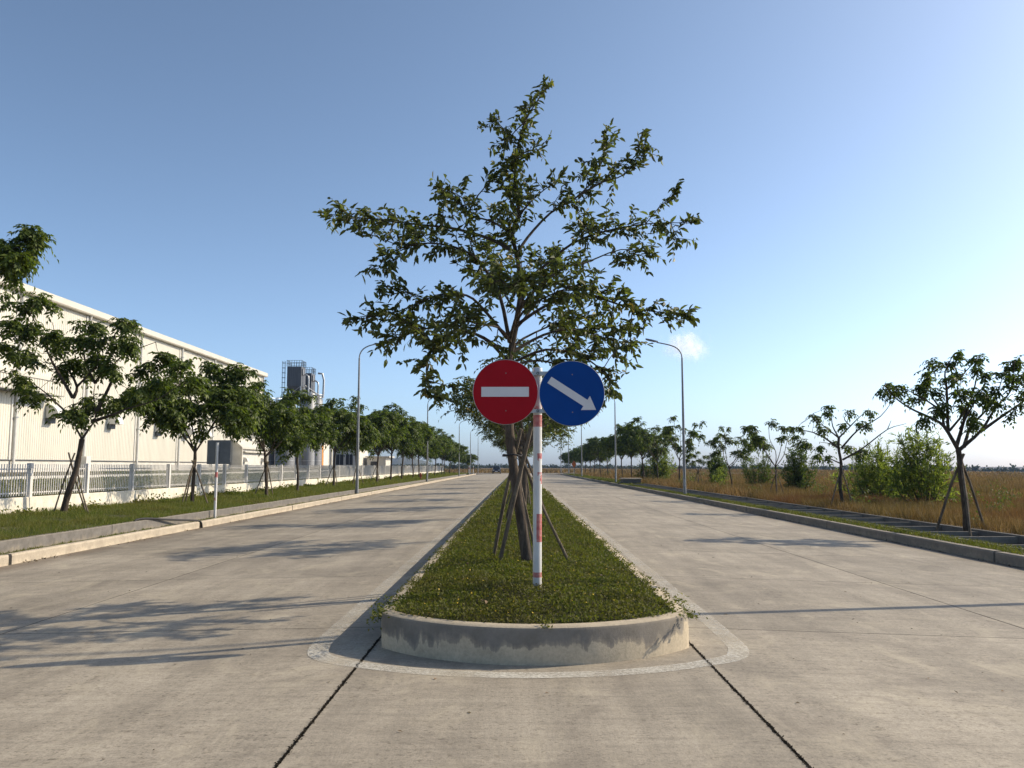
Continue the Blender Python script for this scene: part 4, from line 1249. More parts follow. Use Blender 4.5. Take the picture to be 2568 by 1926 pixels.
m = MB(); m.prism([(0, 1.3), (0.45, 1.95), (0, 2.6), (-0.45, 1.95)], 1, -0.07, -0.045); m.build('board', M['orange'], og)
for i, (x, y, lab) in enumerate([(-10.2, 171, 'left one of two thin white marker posts at the far junction'), (-9.6, 176, 'right one of two thin white marker posts at the far junction')]):
    t = thing('marker_post', (x, y, -0.2), lab, 'marker post', 'marker posts at the junction')
    m = MB(); m.tube([(0, 0, 0), (0, 0, 1.9)], 0.07, 8); m.build('post', M['white_metal'], t)
    m = MB(); m.tube([(0, 0, 1.25), (0, 0, 1.5)], 0.074, 8); m.build('red_band', M['hydrant'], t)
for x0, x1, y in ((-30, -9.3, 177.9), (-60, 9.0, 189.3), (9.4, 60, 189.3)):
    m = MB(); m.cbox(x0, y, -0.3, x1, y + 0.25, 0.08, 0.02)
    struct('junction_kerb', m, M['cream_kerb'])
# the car
car = thing('parked_car', (-4.9, 184.5, -0.03), 'dark blue car standing at the far end of the left carriageway', 'car')
m = MB()
def car_body(m, prof, hw, tz=None):
    m.prism(prof, 0, -hw, hw)
car_body(m, [(-2.1, 0.35), (-2.15, 0.75), (-1.95, 0.95), (2.1, 1.0), (2.2, 0.7), (2.15, 0.35)], 0.88); m.build('body', M['car_paint'], car)
m = MB(); m.add([(-.8, -1.0, 0.98), (.8, -1.0, 0.98), (.8, 1.9, 1.02), (-.8, 1.9, 1.02), (-.66, -0.3, 1.66), (.66, -0.3, 1.66), (.66, 1.5, 1.68), (-.66, 1.5, 1.68)],
               [(0, 3, 2, 1), (4, 5, 6, 7), (0, 1, 5, 4), (1, 2, 6, 5), (2, 3, 7, 6), (3, 0, 4, 7)]); m.build('cabin', M['car_paint'], car)
m = MB(); m.add([(-.70, -0.985, 1.03), (.70, -0.985, 1.03), (.6, -0.36, 1.62), (-.6, -0.36, 1.62)], [(0, 1, 2, 3)]); m.build('windscreen', M['glass'], car)
for s in (-1, 1):
    for y in (-1.35, 1.35):
        m = MB(); m.tube([(s * 0.70, y, 0.34), (s * 0.90, y, 0.34)], 0.34, 16); wh = m.build('wheel', M['tyre'], car)
        m = MB(); m.tube([(s * 0.88, y, 0.34), (s * 0.91, y, 0.34)], 0.2, 12); m.build('rim', M['galv'], wh)
    m = MB(); m.box(s * 0.62 - .18, -2.17, 0.68, s * 0.62 + .18, -2.10, 0.84); m.build('headlight', M['chrome'], car)
m = MB(); m.box(-.28, -2.19, 0.42, .28, -2.15, 0.56); m.build('number_plate', M['white_sign'], car)

# dead leaves on the concrete and crumbs along the kerbs
dl = Leaves()
n = 150
x = rng.uniform(-8, 6.5, n); y = 4.4 + rng.uniform(0, 1, n) ** 1.2 * 14
k = ~((x > -1.4) & (x < 1.65) & (y > 6.8)); x = x[k]; y = y[k]; n = len(x)
z = np.array([zr(a) for a in x]) + 0.006
dl.add(np.stack([x, y, z], 1), rng.normal(0, 1, (n, 3)) * [1, 1, 0.12], UP + rng.normal(0, 0.25, (n, 3)), rng.uniform(0.018, 0.055, n), rng.uniform(0.01, 0.022, n))
n = 700
x = np.concatenate([-9.06 + np.abs(rng.normal(0, 0.10, n)), 9.06 - np.abs(rng.normal(0, 0.05, n))]); y = 12 + rng.uniform(0, 1, 2 * n) ** 1.4 * 60
k = np.sin(y * 1.7) + np.sin(y * 0.63 + 2) > -0.1; x = x[k]; y = y[k]; n = len(x)
dl.add(np.stack([x, y, np.array([zr(a) for a in x]) + 0.008], 1), rng.normal(0, 1, (n, 3)) * [1, 1, 0.4], UP + rng.normal(0, 0.5, (n, 3)), rng.uniform(0.02, 0.07, n), rng.uniform(0.015, 0.04, n))
P = np.array([[-0.33, 7.75, 0.37], [-0.30, 7.77, 0.375], [0.9, 9.3, 0.40], [-0.6, 10.2, 0.42], [-0.55, 13.5, 0.41]])
dl.add(P, rng.normal(0, 1, (5, 3)) * [1, 1, 0.4], UP + rng.normal(0, 0.4, (5, 3)), 0.06, 0.035)
tag(link('leaf_litter', dl.kite('leaf_litter', M['litter'])), kind='stuff')
# ================================================================== trees
HERO= {"trunk": [[0.0,0.0,0.01],[-0.07,0.0,0.5],[-0.16,0.0,1.08],[-0.22,0.0,1.54],[-0.24,0.0,2.01],[-0.26,0.0,2.48]],"main": [[-0.26,0.0,2.48],[-0.11,0.03,3.28],[-0.08,0.07,3.67],[-0.14,0.1,4.05],[-0.19,0.13,4.33],[-0.11,0.17,4.64],[-0.15,0.2,5.01],[-0.15,0.23,5.42],[-0.01,0.27,5.98],[0.26,0.3,6.43]],"L1a": [[-0.23,0.0,2.84],[-0.35,-0.17,3.41],[-0.55,-0.33,3.75],[-0.8,-0.5,3.94],[-1.24,-0.67,3.99],[-1.68,-0.83,3.83],[-1.81,-1.0,3.57]],"L1b": [[-0.14,0.0,4.03],[-0.48,0.14,4.26],[-0.98,0.28,4.45],[-1.49,0.42,4.55],[-2.14,0.56,4.67],[-2.81,0.7,4.79]],"L2": [[-0.26,0.0,2.89],[-0.56,-0.16,3.24],[-0.78,-0.32,3.4],[-1.14,-0.48,3.37],[-1.61,-0.64,3.13],[-2.05,-0.8,3.01]],"L3": [[-0.26,0.0,2.7],[-0.7,-0.22,2.93],[-1.0,-0.44,2.82],[-1.2,-0.66,2.61],[-1.22,-0.88,2.27],[-1.09,-1.1,2.04]],"L3b": [[-0.26,0.0,2.6],[-0.57,0.22,2.92],[-1.03,0.45,3.11],[-1.6,0.68,3.1],[-2.04,0.9,2.93]],"L4": [[-0.19,0.0,4.29],[-0.47,-0.1,4.44],[-0.77,-0.2,4.5],[-0.84,-0.3,4.69],[-1.11,-0.4,4.8]],"L4b": [[-0.79,0.0,4.57],[-0.65,0.1,4.87],[-0.33,0.2,5.26]],"R1": [[-0.11,0.0,3.25],[0.15,0.16,3.62],[0.55,0.32,3.93],[0.81,0.48,4.02],[1.33,0.64,4.25],[1.81,0.8,4.23]],"R2": [[-0.08,0.0,3.61],[0.22,-0.14,3.82],[0.59,-0.28,4.09],[1.04,-0.42,4.22],[1.59,-0.56,4.27],[2.06,-0.7,4.23]],"R3": [[-0.14,0.0,4.0],[0.01,0.12,4.28],[0.33,0.24,4.66],[0.71,0.36,4.93],[1.0,0.48,5.31],[1.14,0.6,5.8]],"R3b": [[0.68,0.0,4.81],[1.01,-0.07,4.98],[1.29,-0.13,5.06],[1.57,-0.2,5.35]],"R4": [[-0.11,0.0,4.54],[0.1,-0.3,4.69],[0.41,-0.6,4.85]],"R5": [[-0.19,0.0,3.03],[0.24,-0.18,3.29],[0.69,-0.36,3.41],[1.13,-0.54,3.24],[1.55,-0.72,3.11],[1.91,-0.9,3.05]],"R6": [[-0.21,0.0,2.7],[0.22,0.22,2.97],[0.63,0.45,3.08],[1.14,0.68,2.99],[1.5,0.9,2.95]],"R7": [[-0.23,0.0,2.55],[0.24,-0.15,2.72],[0.69,-0.3,2.61],[0.99,-0.45,2.36],[1.02,-0.6,2.17]],"R8": [[-0.23,0.0,2.51],[0.13,0.33,2.64],[0.51,0.67,2.59],[0.94,1.0,2.34]],"F1": [[-0.23,0.0,2.84],[-0.16,-0.43,3.05],[-0.05,-0.85,3.27],[-0.22,-1.28,3.39],[-0.45,-1.7,3.24]],"F2": [[-0.21,0.0,2.96],[-0.05,-0.53,3.15],[0.25,-1.07,3.24],[0.56,-1.6,3.26]],"F3": [[-0.21,0.0,2.84],[-0.36,-0.5,2.95],[-0.61,-1.0,2.91],[-0.87,-1.5,2.93]],"B1": [[-0.21,0.0,2.96],[-0.11,0.43,3.28],[-0.29,0.85,3.62],[-0.46,1.28,4.17],[-0.7,1.7,4.61]],"B2": [[-0.21,0.0,2.96],[0.01,0.53,3.3],[0.28,1.07,3.85],[0.46,1.6,4.47]],"B3": [[-0.21,0.0,2.72],[-0.04,0.5,2.97],[0.53,1.0,3.3],[0.99,1.5,3.47]],"S1": [[-0.11,0.0,4.59],[-0.24,0.15,4.84],[-0.34,0.3,5.09]],"S2": [[-0.15,0.0,5.34],[0.01,0.15,5.49],[0.21,0.3,5.58]],"S3": [[-0.01,0.0,5.86],[-0.16,0.1,5.75],[-0.29,0.2,5.62]]}
LA= {"trunk": [[-0.06,0.0,0.02],[0.05,0.0,0.58],[0.24,0.0,1.25],[0.29,0.0,1.54],[0.37,0.0,2.13]],"A": [[0.37,0.0,2.13],[0.12,0.1,2.5],[-0.01,0.2,2.99],[-0.11,0.3,3.31]],"A1": [[0.05,0.0,3.28],[-0.33,-0.15,4.01],[-0.49,-0.3,4.4],[-0.7,-0.45,5.02],[-0.96,-0.6,5.64]],"A2": [[0.07,0.0,3.28],[0.03,0.23,3.61],[-0.34,0.45,4.11],[-0.73,0.68,4.61],[-1.16,0.9,5.58]],"A3": [[0.15,0.0,3.59],[0.57,-0.17,3.93],[0.88,-0.33,4.23],[0.86,-0.5,4.85]],"B": [[0.37,0.0,2.13],[0.49,0.08,2.39],[0.61,0.16,2.66],[0.58,0.24,2.91],[0.47,0.32,3.33],[0.45,0.4,3.73]],"B1": [[0.66,0.0,3.69],[0.29,0.2,4.22],[0.07,0.4,4.74],[0.01,0.6,5.52]],"B2": [[0.66,0.0,3.69],[1.12,-0.17,4.33],[1.32,-0.33,5.04],[1.79,-0.5,5.33]],"C": [[0.63,0.0,2.61],[0.98,-0.18,2.69],[1.44,-0.36,2.81],[1.86,-0.54,2.94],[2.7,-0.72,3.16],[3.38,-0.9,3.53]],"Dd": [[0.76,0.0,2.9],[1.03,0.23,3.84],[0.98,0.45,4.33],[1.35,0.68,4.69],[1.91,0.9,4.98]],"E": [[0.48,0.0,2.37],[-0.04,-0.33,2.95],[-0.35,-0.67,3.37],[-0.61,-1.0,3.65]],"G": [[0.1,0.0,2.98],[0.03,-0.25,2.88],[0.09,-0.5,2.85]],"K": [[0.7,0.0,2.9],[0.64,0.4,3.25],[0.51,0.8,3.45]]}
LAc= [[-1.34,-0.48,5.93],[-1.42,-0.71,5.37],[-0.87,-0.19,6.12],[-0.83,-0.62,5.26],[-0.21,-0.78,4.97],[-1.71,-0.18,4.81],[-1.74,0.75,4.68],[-0.43,0.54,5.05],[0.25,0.48,5.58],[0.66,-0.5,4.89],[0.71,0.07,4.45],[1.37,-0.4,5.03],[1.95,-0.59,5.39],[1.97,-0.71,4.73],[1.34,-0.51,4.12],[-1.84,0.77,4.01],[-1.37,0.59,3.45],[1.74,0.55,4.25],[2.27,0.54,4.51],[3.26,-0.55,4.11],[2.43,-0.34,3.62],[3.22,0.23,3.81],[1.71,0.42,3.43],[0.68,0.64,3.19],[0.12,0.68,3.33],[0.51,-0.74,2.83],[-0.46,0.19,4.2],[0.0,0.31,4.35],[1.31,0.01,3.4]]
RA= {"trunk": [[0.0,0.0,-0.03],[0.0,0.0,0.66],[-0.07,0.0,1.38],[-0.08,0.0,1.82],[-0.11,0.0,2.04]],"A": [[-0.11,0.0,2.04],[-0.51,-0.14,2.62],[-0.9,-0.28,2.83],[-1.5,-0.42,3.08],[-1.98,-0.56,3.39],[-2.21,-0.7,3.63]],"A1": [[-0.44,0.0,2.63],[-0.39,0.2,3.05],[-0.53,0.4,3.52],[-0.43,0.6,4.3]],"A2": [[-0.49,0.0,3.04],[-0.73,0.4,3.37],[-1.09,0.8,3.71]],"M": [[-0.34,0.0,2.48],[-0.46,-0.27,3.57],[-0.61,-0.53,3.98],[-0.51,-0.8,4.38]],"M1": [[-0.32,0.0,3.59],[0.1,0.13,3.87],[0.33,0.27,4.07],[0.8,0.4,4.47]],"N": [[-0.14,0.0,2.15],[0.29,0.3,2.94],[0.71,0.6,3.65],[1.11,0.9,4.53]],"N1": [[-0.04,0.0,2.56],[0.14,-0.4,3.19],[0.16,-0.8,3.51]],"Rr": [[-0.07,0.0,2.04],[0.46,-0.07,2.52],[0.82,-0.15,3.1],[1.21,-0.23,3.57],[1.27,-0.3,4.26]],"R1": [[0.51,0.0,2.52],[1.27,0.2,2.97],[1.9,0.4,3.33],[2.41,0.6,3.65]],"R2": [[0.04,0.0,2.11],[0.42,0.3,2.64],[1.22,0.6,3.34],[1.67,0.9,4.07]],"Q": [[-0.3,0.0,2.52],[-0.11,-0.3,2.91],[-0.22,-0.6,3.07],[-0.7,-0.9,3.08]]}
RAc= [[-2.09,-0.52,3.73],[-1.74,-0.04,3.63],[-1.8,-0.66,3.57],[-0.83,0.7,3.7],[-0.82,0.58,3.42],[-0.65,0.08,4.31],[-0.9,-0.32,3.93],[-0.58,0.65,3.81],[-0.48,0.12,3.57],[0.24,0.61,4.61],[0.12,0.56,4.3],[-0.03,0.01,4.04],[-0.09,-0.14,3.65],[0.09,0.16,3.49],[-0.54,-0.11,3.29],[-0.59,-0.54,3.79],[0.44,-0.31,4.48],[0.77,0.5,4.29],[0.22,-0.73,3.92],[0.2,-0.73,3.52],[0.49,0.2,3.5],[0.7,-0.35,3.63],[1.34,0.06,4.31],[1.47,-0.05,4.37],[0.96,-0.25,4.01],[1.99,0.8,4.05],[1.02,-0.49,3.73],[1.51,-0.14,3.47],[0.68,-0.48,3.29],[0.85,0.21,3.24],[1.17,-0.36,3.05],[0.25,-0.23,2.73],[0.49,0.4,3.03],[-1.12,-0.29,2.94],[-0.59,0.09,3.08],[0.41,0.65,3.19],[1.41,-0.64,3.82],[1.42,-0.7,3.52]]
RB= {"trunk": [[0.05,0.0,-0.04],[-0.04,0.0,0.46],[-0.08,0.0,0.96],[0.0,0.0,1.69],[-0.08,0.0,2.3],[-0.05,0.0,2.7]],"a": [[-0.05,0.0,2.7],[-0.22,0.13,3.15],[-0.21,0.27,3.56],[-0.26,0.4,3.97]],"b": [[-0.05,0.0,2.7],[0.38,-0.2,3.19],[0.59,-0.4,3.46],[0.91,-0.6,3.78]],"b2": [[0.4,0.0,3.18],[0.27,0.2,3.5],[0.76,0.4,3.8]],"c": [[-0.08,0.0,2.3],[-0.47,0.12,2.64],[-0.98,0.25,2.93],[-1.5,0.38,3.05],[-1.34,0.5,3.29]],"c2": [[-0.05,0.0,2.7],[-0.47,-0.2,2.97],[-0.81,-0.4,3.18],[-1.23,-0.6,3.62]],"d": [[0.03,0.0,2.3],[0.78,0.1,3.04],[1.69,0.2,3.55],[2.33,0.3,4.3]],"e": [[0.07,0.0,1.85],[0.83,-0.1,2.3],[1.77,-0.2,3.02],[2.46,-0.3,3.24]],"e2": [[1.86,0.0,3.03],[2.06,0.1,3.38]],"f": [[0.0,0.0,1.69],[-0.56,-0.2,1.91],[-1.02,-0.4,2.02]],"g": [[0.07,0.0,1.85],[0.59,0.3,2.08],[1.0,0.6,2.2]],"h": [[-0.08,0.0,2.3],[-0.3,0.3,2.48],[-0.59,0.6,2.55]]}
RBc= [[-1.63,-0.43,3.24],[-0.86,0.42,3.68],[-0.87,0.18,3.5],[-0.51,-0.42,3.96],[-0.5,-0.27,3.64],[-0.91,-0.52,3.18],[-0.58,-0.07,3.14],[0.85,-0.73,3.77],[1.1,0.32,3.33],[1.01,0.63,3.41],[0.83,0.73,3.82],[0.85,0.38,2.2],[1.12,0.74,2.32],[-1.04,-0.77,2.09],[-0.66,-0.34,2.07],[0.05,0.75,2.66],[-0.64,0.44,2.51],[0.07,-0.14,3.25],[0.65,0.71,2.32]]

def trunk_mesh(name, paths, mat, n=9):
    m = MB()
    for pts, r0, r1 in paths:
        P = smooth_path(pts, 3)
        k = len(P)
        rr = [r0 + (r1 - r0) * (i / (k - 1)) ** 0.8 for i in range(k)]
        if r0 > 0.06:      # bark swellings on stout stems
            rr = [r * (1 + 0.05 * math.sin(i * 2.3) + random.uniform(-0.03, 0.03)) for i, r in enumerate(rr)]
        m.tube(P, rr, n if r0 > 0.02 else 5)
    return m.mesh(name, mat, True)

def place_tree(name, meshes, loc, rz, s, label, group):
    t = thing(name, loc, label, 'tree', group, rz)
    t.scale = (s, s, s)
    for n, me in meshes:
        link(n, me, t)
    return t

def along(P, rng, t0, t1, step):
    """points and tangents along a path between arc fractions"""
    P = np.asarray(P); seg = np.linalg.norm(np.diff(P, axis=0), axis=1); s = np.concatenate([[0], np.cumsum(seg)])
    L = s[-1]; k = max(1, int(L * (t1 - t0) / step))
    q = L * (t0 + (t1 - t0) * (np.arange(k) + rng.uniform(0, 1, k)) / k)
    Q = np.stack([np.interp(q, s, P[:, i]) for i in range(3)], 1)
    Q2 = np.stack([np.interp(np.minimum(q + 0.05, L), s, P[:, i]) for i in range(3)], 1)
    Q1 = np.stack([np.interp(np.maximum(q - 0.05, 0), s, P[:, i]) for i in range(3)], 1)
    return Q, unit(Q2 - Q1), q / L

def leafy(lv, tw, rng, path, t0, step, tl, lgap, ll, lw, droop=0.25):
    """twigs with alternate leaflets along a branch"""
    Q, T, f = along(path, rng, t0, 1.0, step)
    for p, t, u in zip(Q, T, f):
        d = unit(t * rng.uniform(0.3, 1.0) + rng.normal(0, 0.62, 3) + UP * 0.12)
        L = tl * rng.uniform(0.5, 1.25) * (1.1 - 0.35 * u)
        k = max(3, int(L / lgap))
        a = np.linspace(0.12, 1.0, k)[:, None]
        R = p + d * L * a - UP * droop * L * a * a
        tw.append(([p, p + d * L * 0.5 - UP * droop * L * 0.25, R[-1]], 0.0045, 0.002))
        for rep in range(2):
            side = unit(np.cross(d, UP) + rng.normal(0, 0.4, 3)) * (1 if rep else -1)
            D = d * 0.45 + side * 0.75 - UP * 0.35 + rng.normal(0, 0.32, (k, 3))
            nm = UP * 0.8 + rng.normal(0, 0.6, (k, 3))
            lv.add(R + rng.normal(0, 0.008, (k, 3)), D, nm, ll * rng.uniform(0.45, 1.28, k), lw * rng.uniform(0.6, 1.25, k))
    # tip leaf
    p = np.asarray(path)[-1]; d = unit(np.asarray(path)[-1] - np.asarray(path)[-2])
    k = 7
    lv.add(np.repeat(p[None], k, 0), d + rng.normal(0, 0.5, (k, 3)), UP + rng.normal(0, 0.5, (k, 3)), ll * 0.9, lw * 0.9)

# ---- the tree on the nose of the median, limb by limb
hr = np.random.default_rng(3)
hero = thing('median_tree', (0.11, 10.8, 0.38), 'large open crowned tree on the median behind the two round signs', 'tree')
lv = Leaves(); tw = []
link('trunk', trunk_mesh('trunk', [(HERO['trunk'], 0.078, 0.052)], M['bark'], 14), hero)
RADII = dict(main=(0.044, 0.007))
for k, P in HERO.items():
    if k == 'trunk': continue
    L = sum((Vector(a) - Vector(b)).length for a, b in zip(P[:-1], P[1:]))
    r0, r1 = RADII.get(k, (0.010 + 0.0068 * L, 0.004))
    SP = smooth_path(P, 4)
    link('limb', trunk_mesh('limb', [(P, r0, r1)], M['bark_dark'], 8), hero)
    t0 = 0.36 if k != 'main' else 0.22
    den = 0.042 if k[:2] in ('L2', 'L3', 'R5', 'R6', 'F1', 'F2', 'F3', 'B1', 'B2', 'B3', 'L1') else 0.055
    if k in ('R1',): 
        leafy(lv, tw, hr, SP[:int(len(SP) * 0.55)], 0.35, 0.07, 0.30, 0.05, 0.105, 0.044)
        t0 = 0.80
    if k in ('B1', 'B2', 'B3', 'F1', 'F2', 'F3'): t0 = 0.5
    leafy(lv, tw, hr, SP, t0, den, 0.33, 0.046, 0.115, 0.048, 0.14)
    # secondary sprays leaving the limb
    if L > 0.9:
        Q, T, f = along(SP, hr, 0.30, 0.92, 0.28)
        for p, t in zip(Q, T):
            d = unit(t * 0.6 + hr.normal(0, 0.6, 3) + UP * 0.05)
            q2 = p + d * hr.uniform(0.3, 0.6)
            pts = [p, (p + q2) / 2 + hr.normal(0, 0.03, 3), q2]
            tw.append((pts, 0.007, 0.004))
            leafy(lv, tw, hr, smooth_path(pts, 3), 0.30, 0.06, 0.26, 0.046, 0.11, 0.046, 0.14)
print('hero leaflets', lv.count())
tag(link('twigs', trunk_mesh('twigs', tw, M['bark_dark'], 5), hero), kind='stuff')
link('crown', lv.six('crown', M['hero_leaf']), hero)

def stake(parent, a, b, r, mat='stake'):
    m = MB(); a = Vector(a); b = Vector(b)
    mid = a.lerp(b, 0.5) + Vector((random.uniform(-.03, .03), random.uniform(-.03, .03), 0))
    m.tube(smooth_path([a, mid, b], 3), [r * random.uniform(0.9, 1.1) for _ in range(7)], 8)
    return m.build('stake', M[mat], parent, True)
sp = thing('tree_stakes', (0.11, 10.8, 0.38), 'wooden poles propping the large tree behind the signs', 'tree stakes', 'timber props round the trees')
stake(sp, (-0.37, -0.10, -0.06), (0.05, -0.16, 1.72), 0.026)
stake(sp, (-0.46, 0.35, -0.06), (-0.08, -0.05, 1.70), 0.022)
stake(sp, (0.56, 0.12, -0.06), (-0.10, 0.03, 1.40), 0.019)
stake(sp, (0.15, 0.95, -0.06), (-0.22, 0.06, 1.62), 0.020)
m = MB()
m.tube([(-0.19 + 0.125 * math.cos(a), -0.02 + 0.135 * math.sin(a), 1.36 + 0.01 * math.sin(3 * a)) for a in [2 * math.pi * i / 18 for i in range(19)]], 0.011, 6)
m.build('binding', M['dark'], sp)

# ---- generic generator for the planted street trees
def gen(seed, H, R, nl, hf, ros, nleaf, ll, lw, pairs=5, RL=0.36, lean=0.15, bushy=0.22, sub=3, lo=-0.25, hi=0.9, alongf=0.0, r0=0.075):
    g = np.random.default_rng(seed)
    F = np.array([lean * g.uniform(-1, 1), lean * g.uniform(-1, 1), hf])
    paths = [([np.array([0, 0, -0.15]), np.array([F[0] * 0.1 + g.normal(0, 0.03), F[1] * 0.2, hf * 0.35]), F * [0.7, 0.7, 0.75] + g.normal(0, 0.02, 3), F], r0, r0 * 0.72)]
    tips = []
    a0 = g.uniform(0, 6.28)
    for i in range(nl):
        az = a0 + 2 * math.pi * i / nl + g.normal(0, 0.3)
        rr = R * g.uniform(0.55, 0.85) if i else R * 0.2
        zt = H * (1.0 - 0.30 * (rr / R) ** 2) * g.uniform(0.86, 0.98)
        tip = np.array([math.cos(az) * rr, math.sin(az) * rr, zt]) + F * [1, 1, 0]
        st = F - np.array([0, 0, g.uniform(0, hf * 0.15)])
        c1 = st + (tip - st) * [0.42, 0.42, 0.30] + g.normal(0, 0.06, 3)
        c2 = st + (tip - st) * [0.75, 0.75, 0.66] + g.normal(0, 0.08, 3)
        pth = [st, c1, c2, tip]
        paths.append((pth, r0 * 0.48, 0.012)); tips.append(tip)
        SP = smooth_path(pth, 4)
        for k in range(sub):
            t = g.uniform(0.35, 0.85); p = SP[int(t * (len(SP) - 1))]
            az2 = az + g.uniform(-1.25, 1.25); L = R * g.uniform(0.35, 0.62) * (1.15 - 0.4 * t)
            e = p + np.array([math.cos(az2) * L, math.sin(az2) * L, L * g.uniform(0.15, 0.95)])
            e[2] = min(e[2], H * 0.97)
            mid = (p + e) / 2 + g.normal(0, 0.05, 3) - [0, 0, 0.06]
            paths.append(([p, mid, e], r0 * 0.24, 0.008)); tips.append(e)
            if g.uniform() < 0.7:
                az3 = az2 + g.choice([-1, 1]) * g.uniform(0.5, 1.1); L2 = L * 0.55
                e2 = mid + np.array([math.cos(az3) * L2, math.sin(az3) * L2, L2 * g.uniform(0.0, 0.9)])
                paths.append(([mid, (mid + e2) / 2 + g.normal(0, 0.03, 3), e2], r0 * 0.16, 0.007)); tips.append(e2)
    lv = Leaves()
    C = []
    for t in tips:
        for k in range(ros):
            C.append(t + g.normal(0, bushy, 3) * [1, 1, 0.6])
    rosettes(lv, g, C, nleaf, RL, pairs, ll, lw, lo, hi)
    return paths, lv
def species(name, barkm, leafm, *a, **k):
    p, lv = gen(*a, **k)
    return [('trunk', trunk_mesh('trunk', p[:1], M[barkm], 9)), ('branches', trunk_mesh('branches', p[1:], M[barkm], 6)), ('crown', lv.kite('crown', M[leafm]))]

# ---- the near left tree and the two near right trees, drawn limb by limb
def drawn(name, data, tips, loc, label, group, nros, nleaf, ll, lw, pairs, RL, seed, r0=0.1, extra=0.16, lo=-0.35, hi=0.8):
    g = np.random.default_rng(seed)
    t = thing(name, loc, label, 'tree', group)
    paths = []
    link('trunk', trunk_mesh('trunk', [(data['trunk'], r0, r0 * 0.7)], M['bark_dark'], 12), t)
    for k, P in data.items():
        if k == 'trunk': continue
        L = sum((Vector(a) - Vector(b)).length for a, b in zip(P[:-1], P[1:]))
        link('limb', trunk_mesh('limb', [(P, min(r0 * 0.6, 0.014 + 0.014 * L), 0.008)], M['bark_dark'], 7), t)
    ends = [np.array(p) for k, P in data.items() if k != 'trunk' for p in P[1:]]
    lv = Leaves(); C = []; tw = []
    for c in tips:
        c = np.array(c)
        e = min(ends, key=lambda q: np.linalg.norm(q - c))
        if np.linalg.norm(e - c) > 0.12:
            tw.append(([e, (e + c) / 2 + g.normal(0, 0.04, 3) - [0, 0, 0.03], c], 0.010, 0.005))
        for k in range(nros):
            C.append(c + g.normal(0, extra, 3) * [1, 1, 0.7])
    rosettes(lv, g, C, nleaf, RL, pairs, ll, lw, lo, hi)
    if tw:
        tag(link('twigs', trunk_mesh('twigs', tw, M['bark_dark'], 5), t), kind='stuff')
    link('crown', lv.kite('crown', M['road_leaf']), t)
    return t
LG = 'young street trees along the left fence'
RG = 'young street trees along the right field edge'
drawn('street_tree', LA, LAc, (-12.5, 23.0, 0.22), 'big leaning tree with drooping leaf bunches at the left edge of the picture', LG, 5, 9, 0.165, 0.072, 4, 0.34, 21, 0.095, 0.17, -0.9, 0.6)
drawn('street_tree', RA, RAc, (11.3, 21.3, -0.02), 'tall forked tree with upright leaf tufts at the far right, over the open drain', RG, 2, 9, 0.135, 0.062, 3, 0.22, 22, 0.09, 0.08, -1.1, 0.7)
drawn('street_tree', RB, RBc, (12.56, 32.6, 0.0), 'sparse tree with long bare side branches between the green bushes', RG, 1, 10, 0.165, 0.078, 3, 0.26, 23, 0.07, 0.06, -1.1, 0.6)
# the tree just outside the left edge whose branch reaches in
OUT = dict(trunk=[[0, 0, -0.1], [0.1, 0, 1.0], [0.2, 0, 2.2]], a=[[0.2, 0, 2.2], [0.7, 0, 3.9], [1.3, 0, 5.2], [2.0, 0.05, 5.95]], b=[[1.3, 0, 5.2], [1.7, -.2, 5.5], [2.05, -0.3, 5.55]], c=[[0.2, 0, 2.2], [-0.6, 0.3, 4.0], [-0.9, 0.3, 5.4]], d=[[0.7, 0, 3.9], [0.5, -0.6, 5.0], [0.4, -0.9, 5.8]])
drawn('street_tree', OUT, [(2.0, 0, 6.0), (1.98, 0.1, 5.85), (1.75, -0.1, 5.75), (1.6, 0.1, 5.65), (1.85, -0.2, 5.5), (2.0, -.3, 5.45), (1.6, 0.2, 5.3), (1.42, -0.1, 5.35), (-0.9, 0.3, 5.5), (-0.6, 0.4, 5.2), (0.4, -0.9, 5.9), (0.6, -0.7, 5.4)],
      (-12.0, 16.6, 0.45), 'tree outside the left edge of which one leafy branch reaches over the hall roof', LG, 4, 9, 0.14, 0.06, 4, 0.30, 24, 0.1, 0.13, -0.9, 0.6)

DENSE = [species('street_tree', 'bark_dark', 'road_leaf', 100 + i, 5.6, 2.05, 7, 2.2, 5, 9, 0.20, 0.09, pairs=4, RL=0.38, bushy=0.30, r0=0.075, lo=-0.9, hi=0.7) for i in range(5)]
OPEN_ = [species('street_tree', 'bark_dark', 'road_leaf', 200 + i, 5.0, 1.9, 5, 1.9, 2, 9, 0.19, 0.088, pairs=3, RL=0.28, bushy=0.13, sub=2, r0=0.055, lo=-1.1, hi=0.6) for i in range(4)]
MEDN = [species('median_tree', 'bark', 'hero_leaf', 300 + i, 4.5, 1.75, 6, 2.0, 3, 8, 0.125, 0.052, pairs=5, RL=0.38, bushy=0.28, r0=0.075) for i in range(3)]
STK = []
for i in range(2):
    g = random.Random(70 + i); ms = []
    for a in (0.3 + i, 2.4 + i, 4.4 + i * 0.7):
        m = MB(); m.tube([(math.cos(a) * 0.55, math.sin(a) * 0.55, -0.08), (math.cos(a) * 0.2, math.sin(a) * 0.2, 0.95), (-math.cos(a) * 0.06, -math.sin(a) * 0.06, 1.55)], 0.026, 6)
        ms.append(m.mesh('stake', M['stake']))
    STK.append(ms)
def stakes(loc, i, label, s=1.0):
    t = thing('tree_stakes', loc, label, 'tree stakes', 'timber props round the trees')
    t.scale = (s, s, s)
    for me in STK[i % 2]:
        link('stake', me, t)

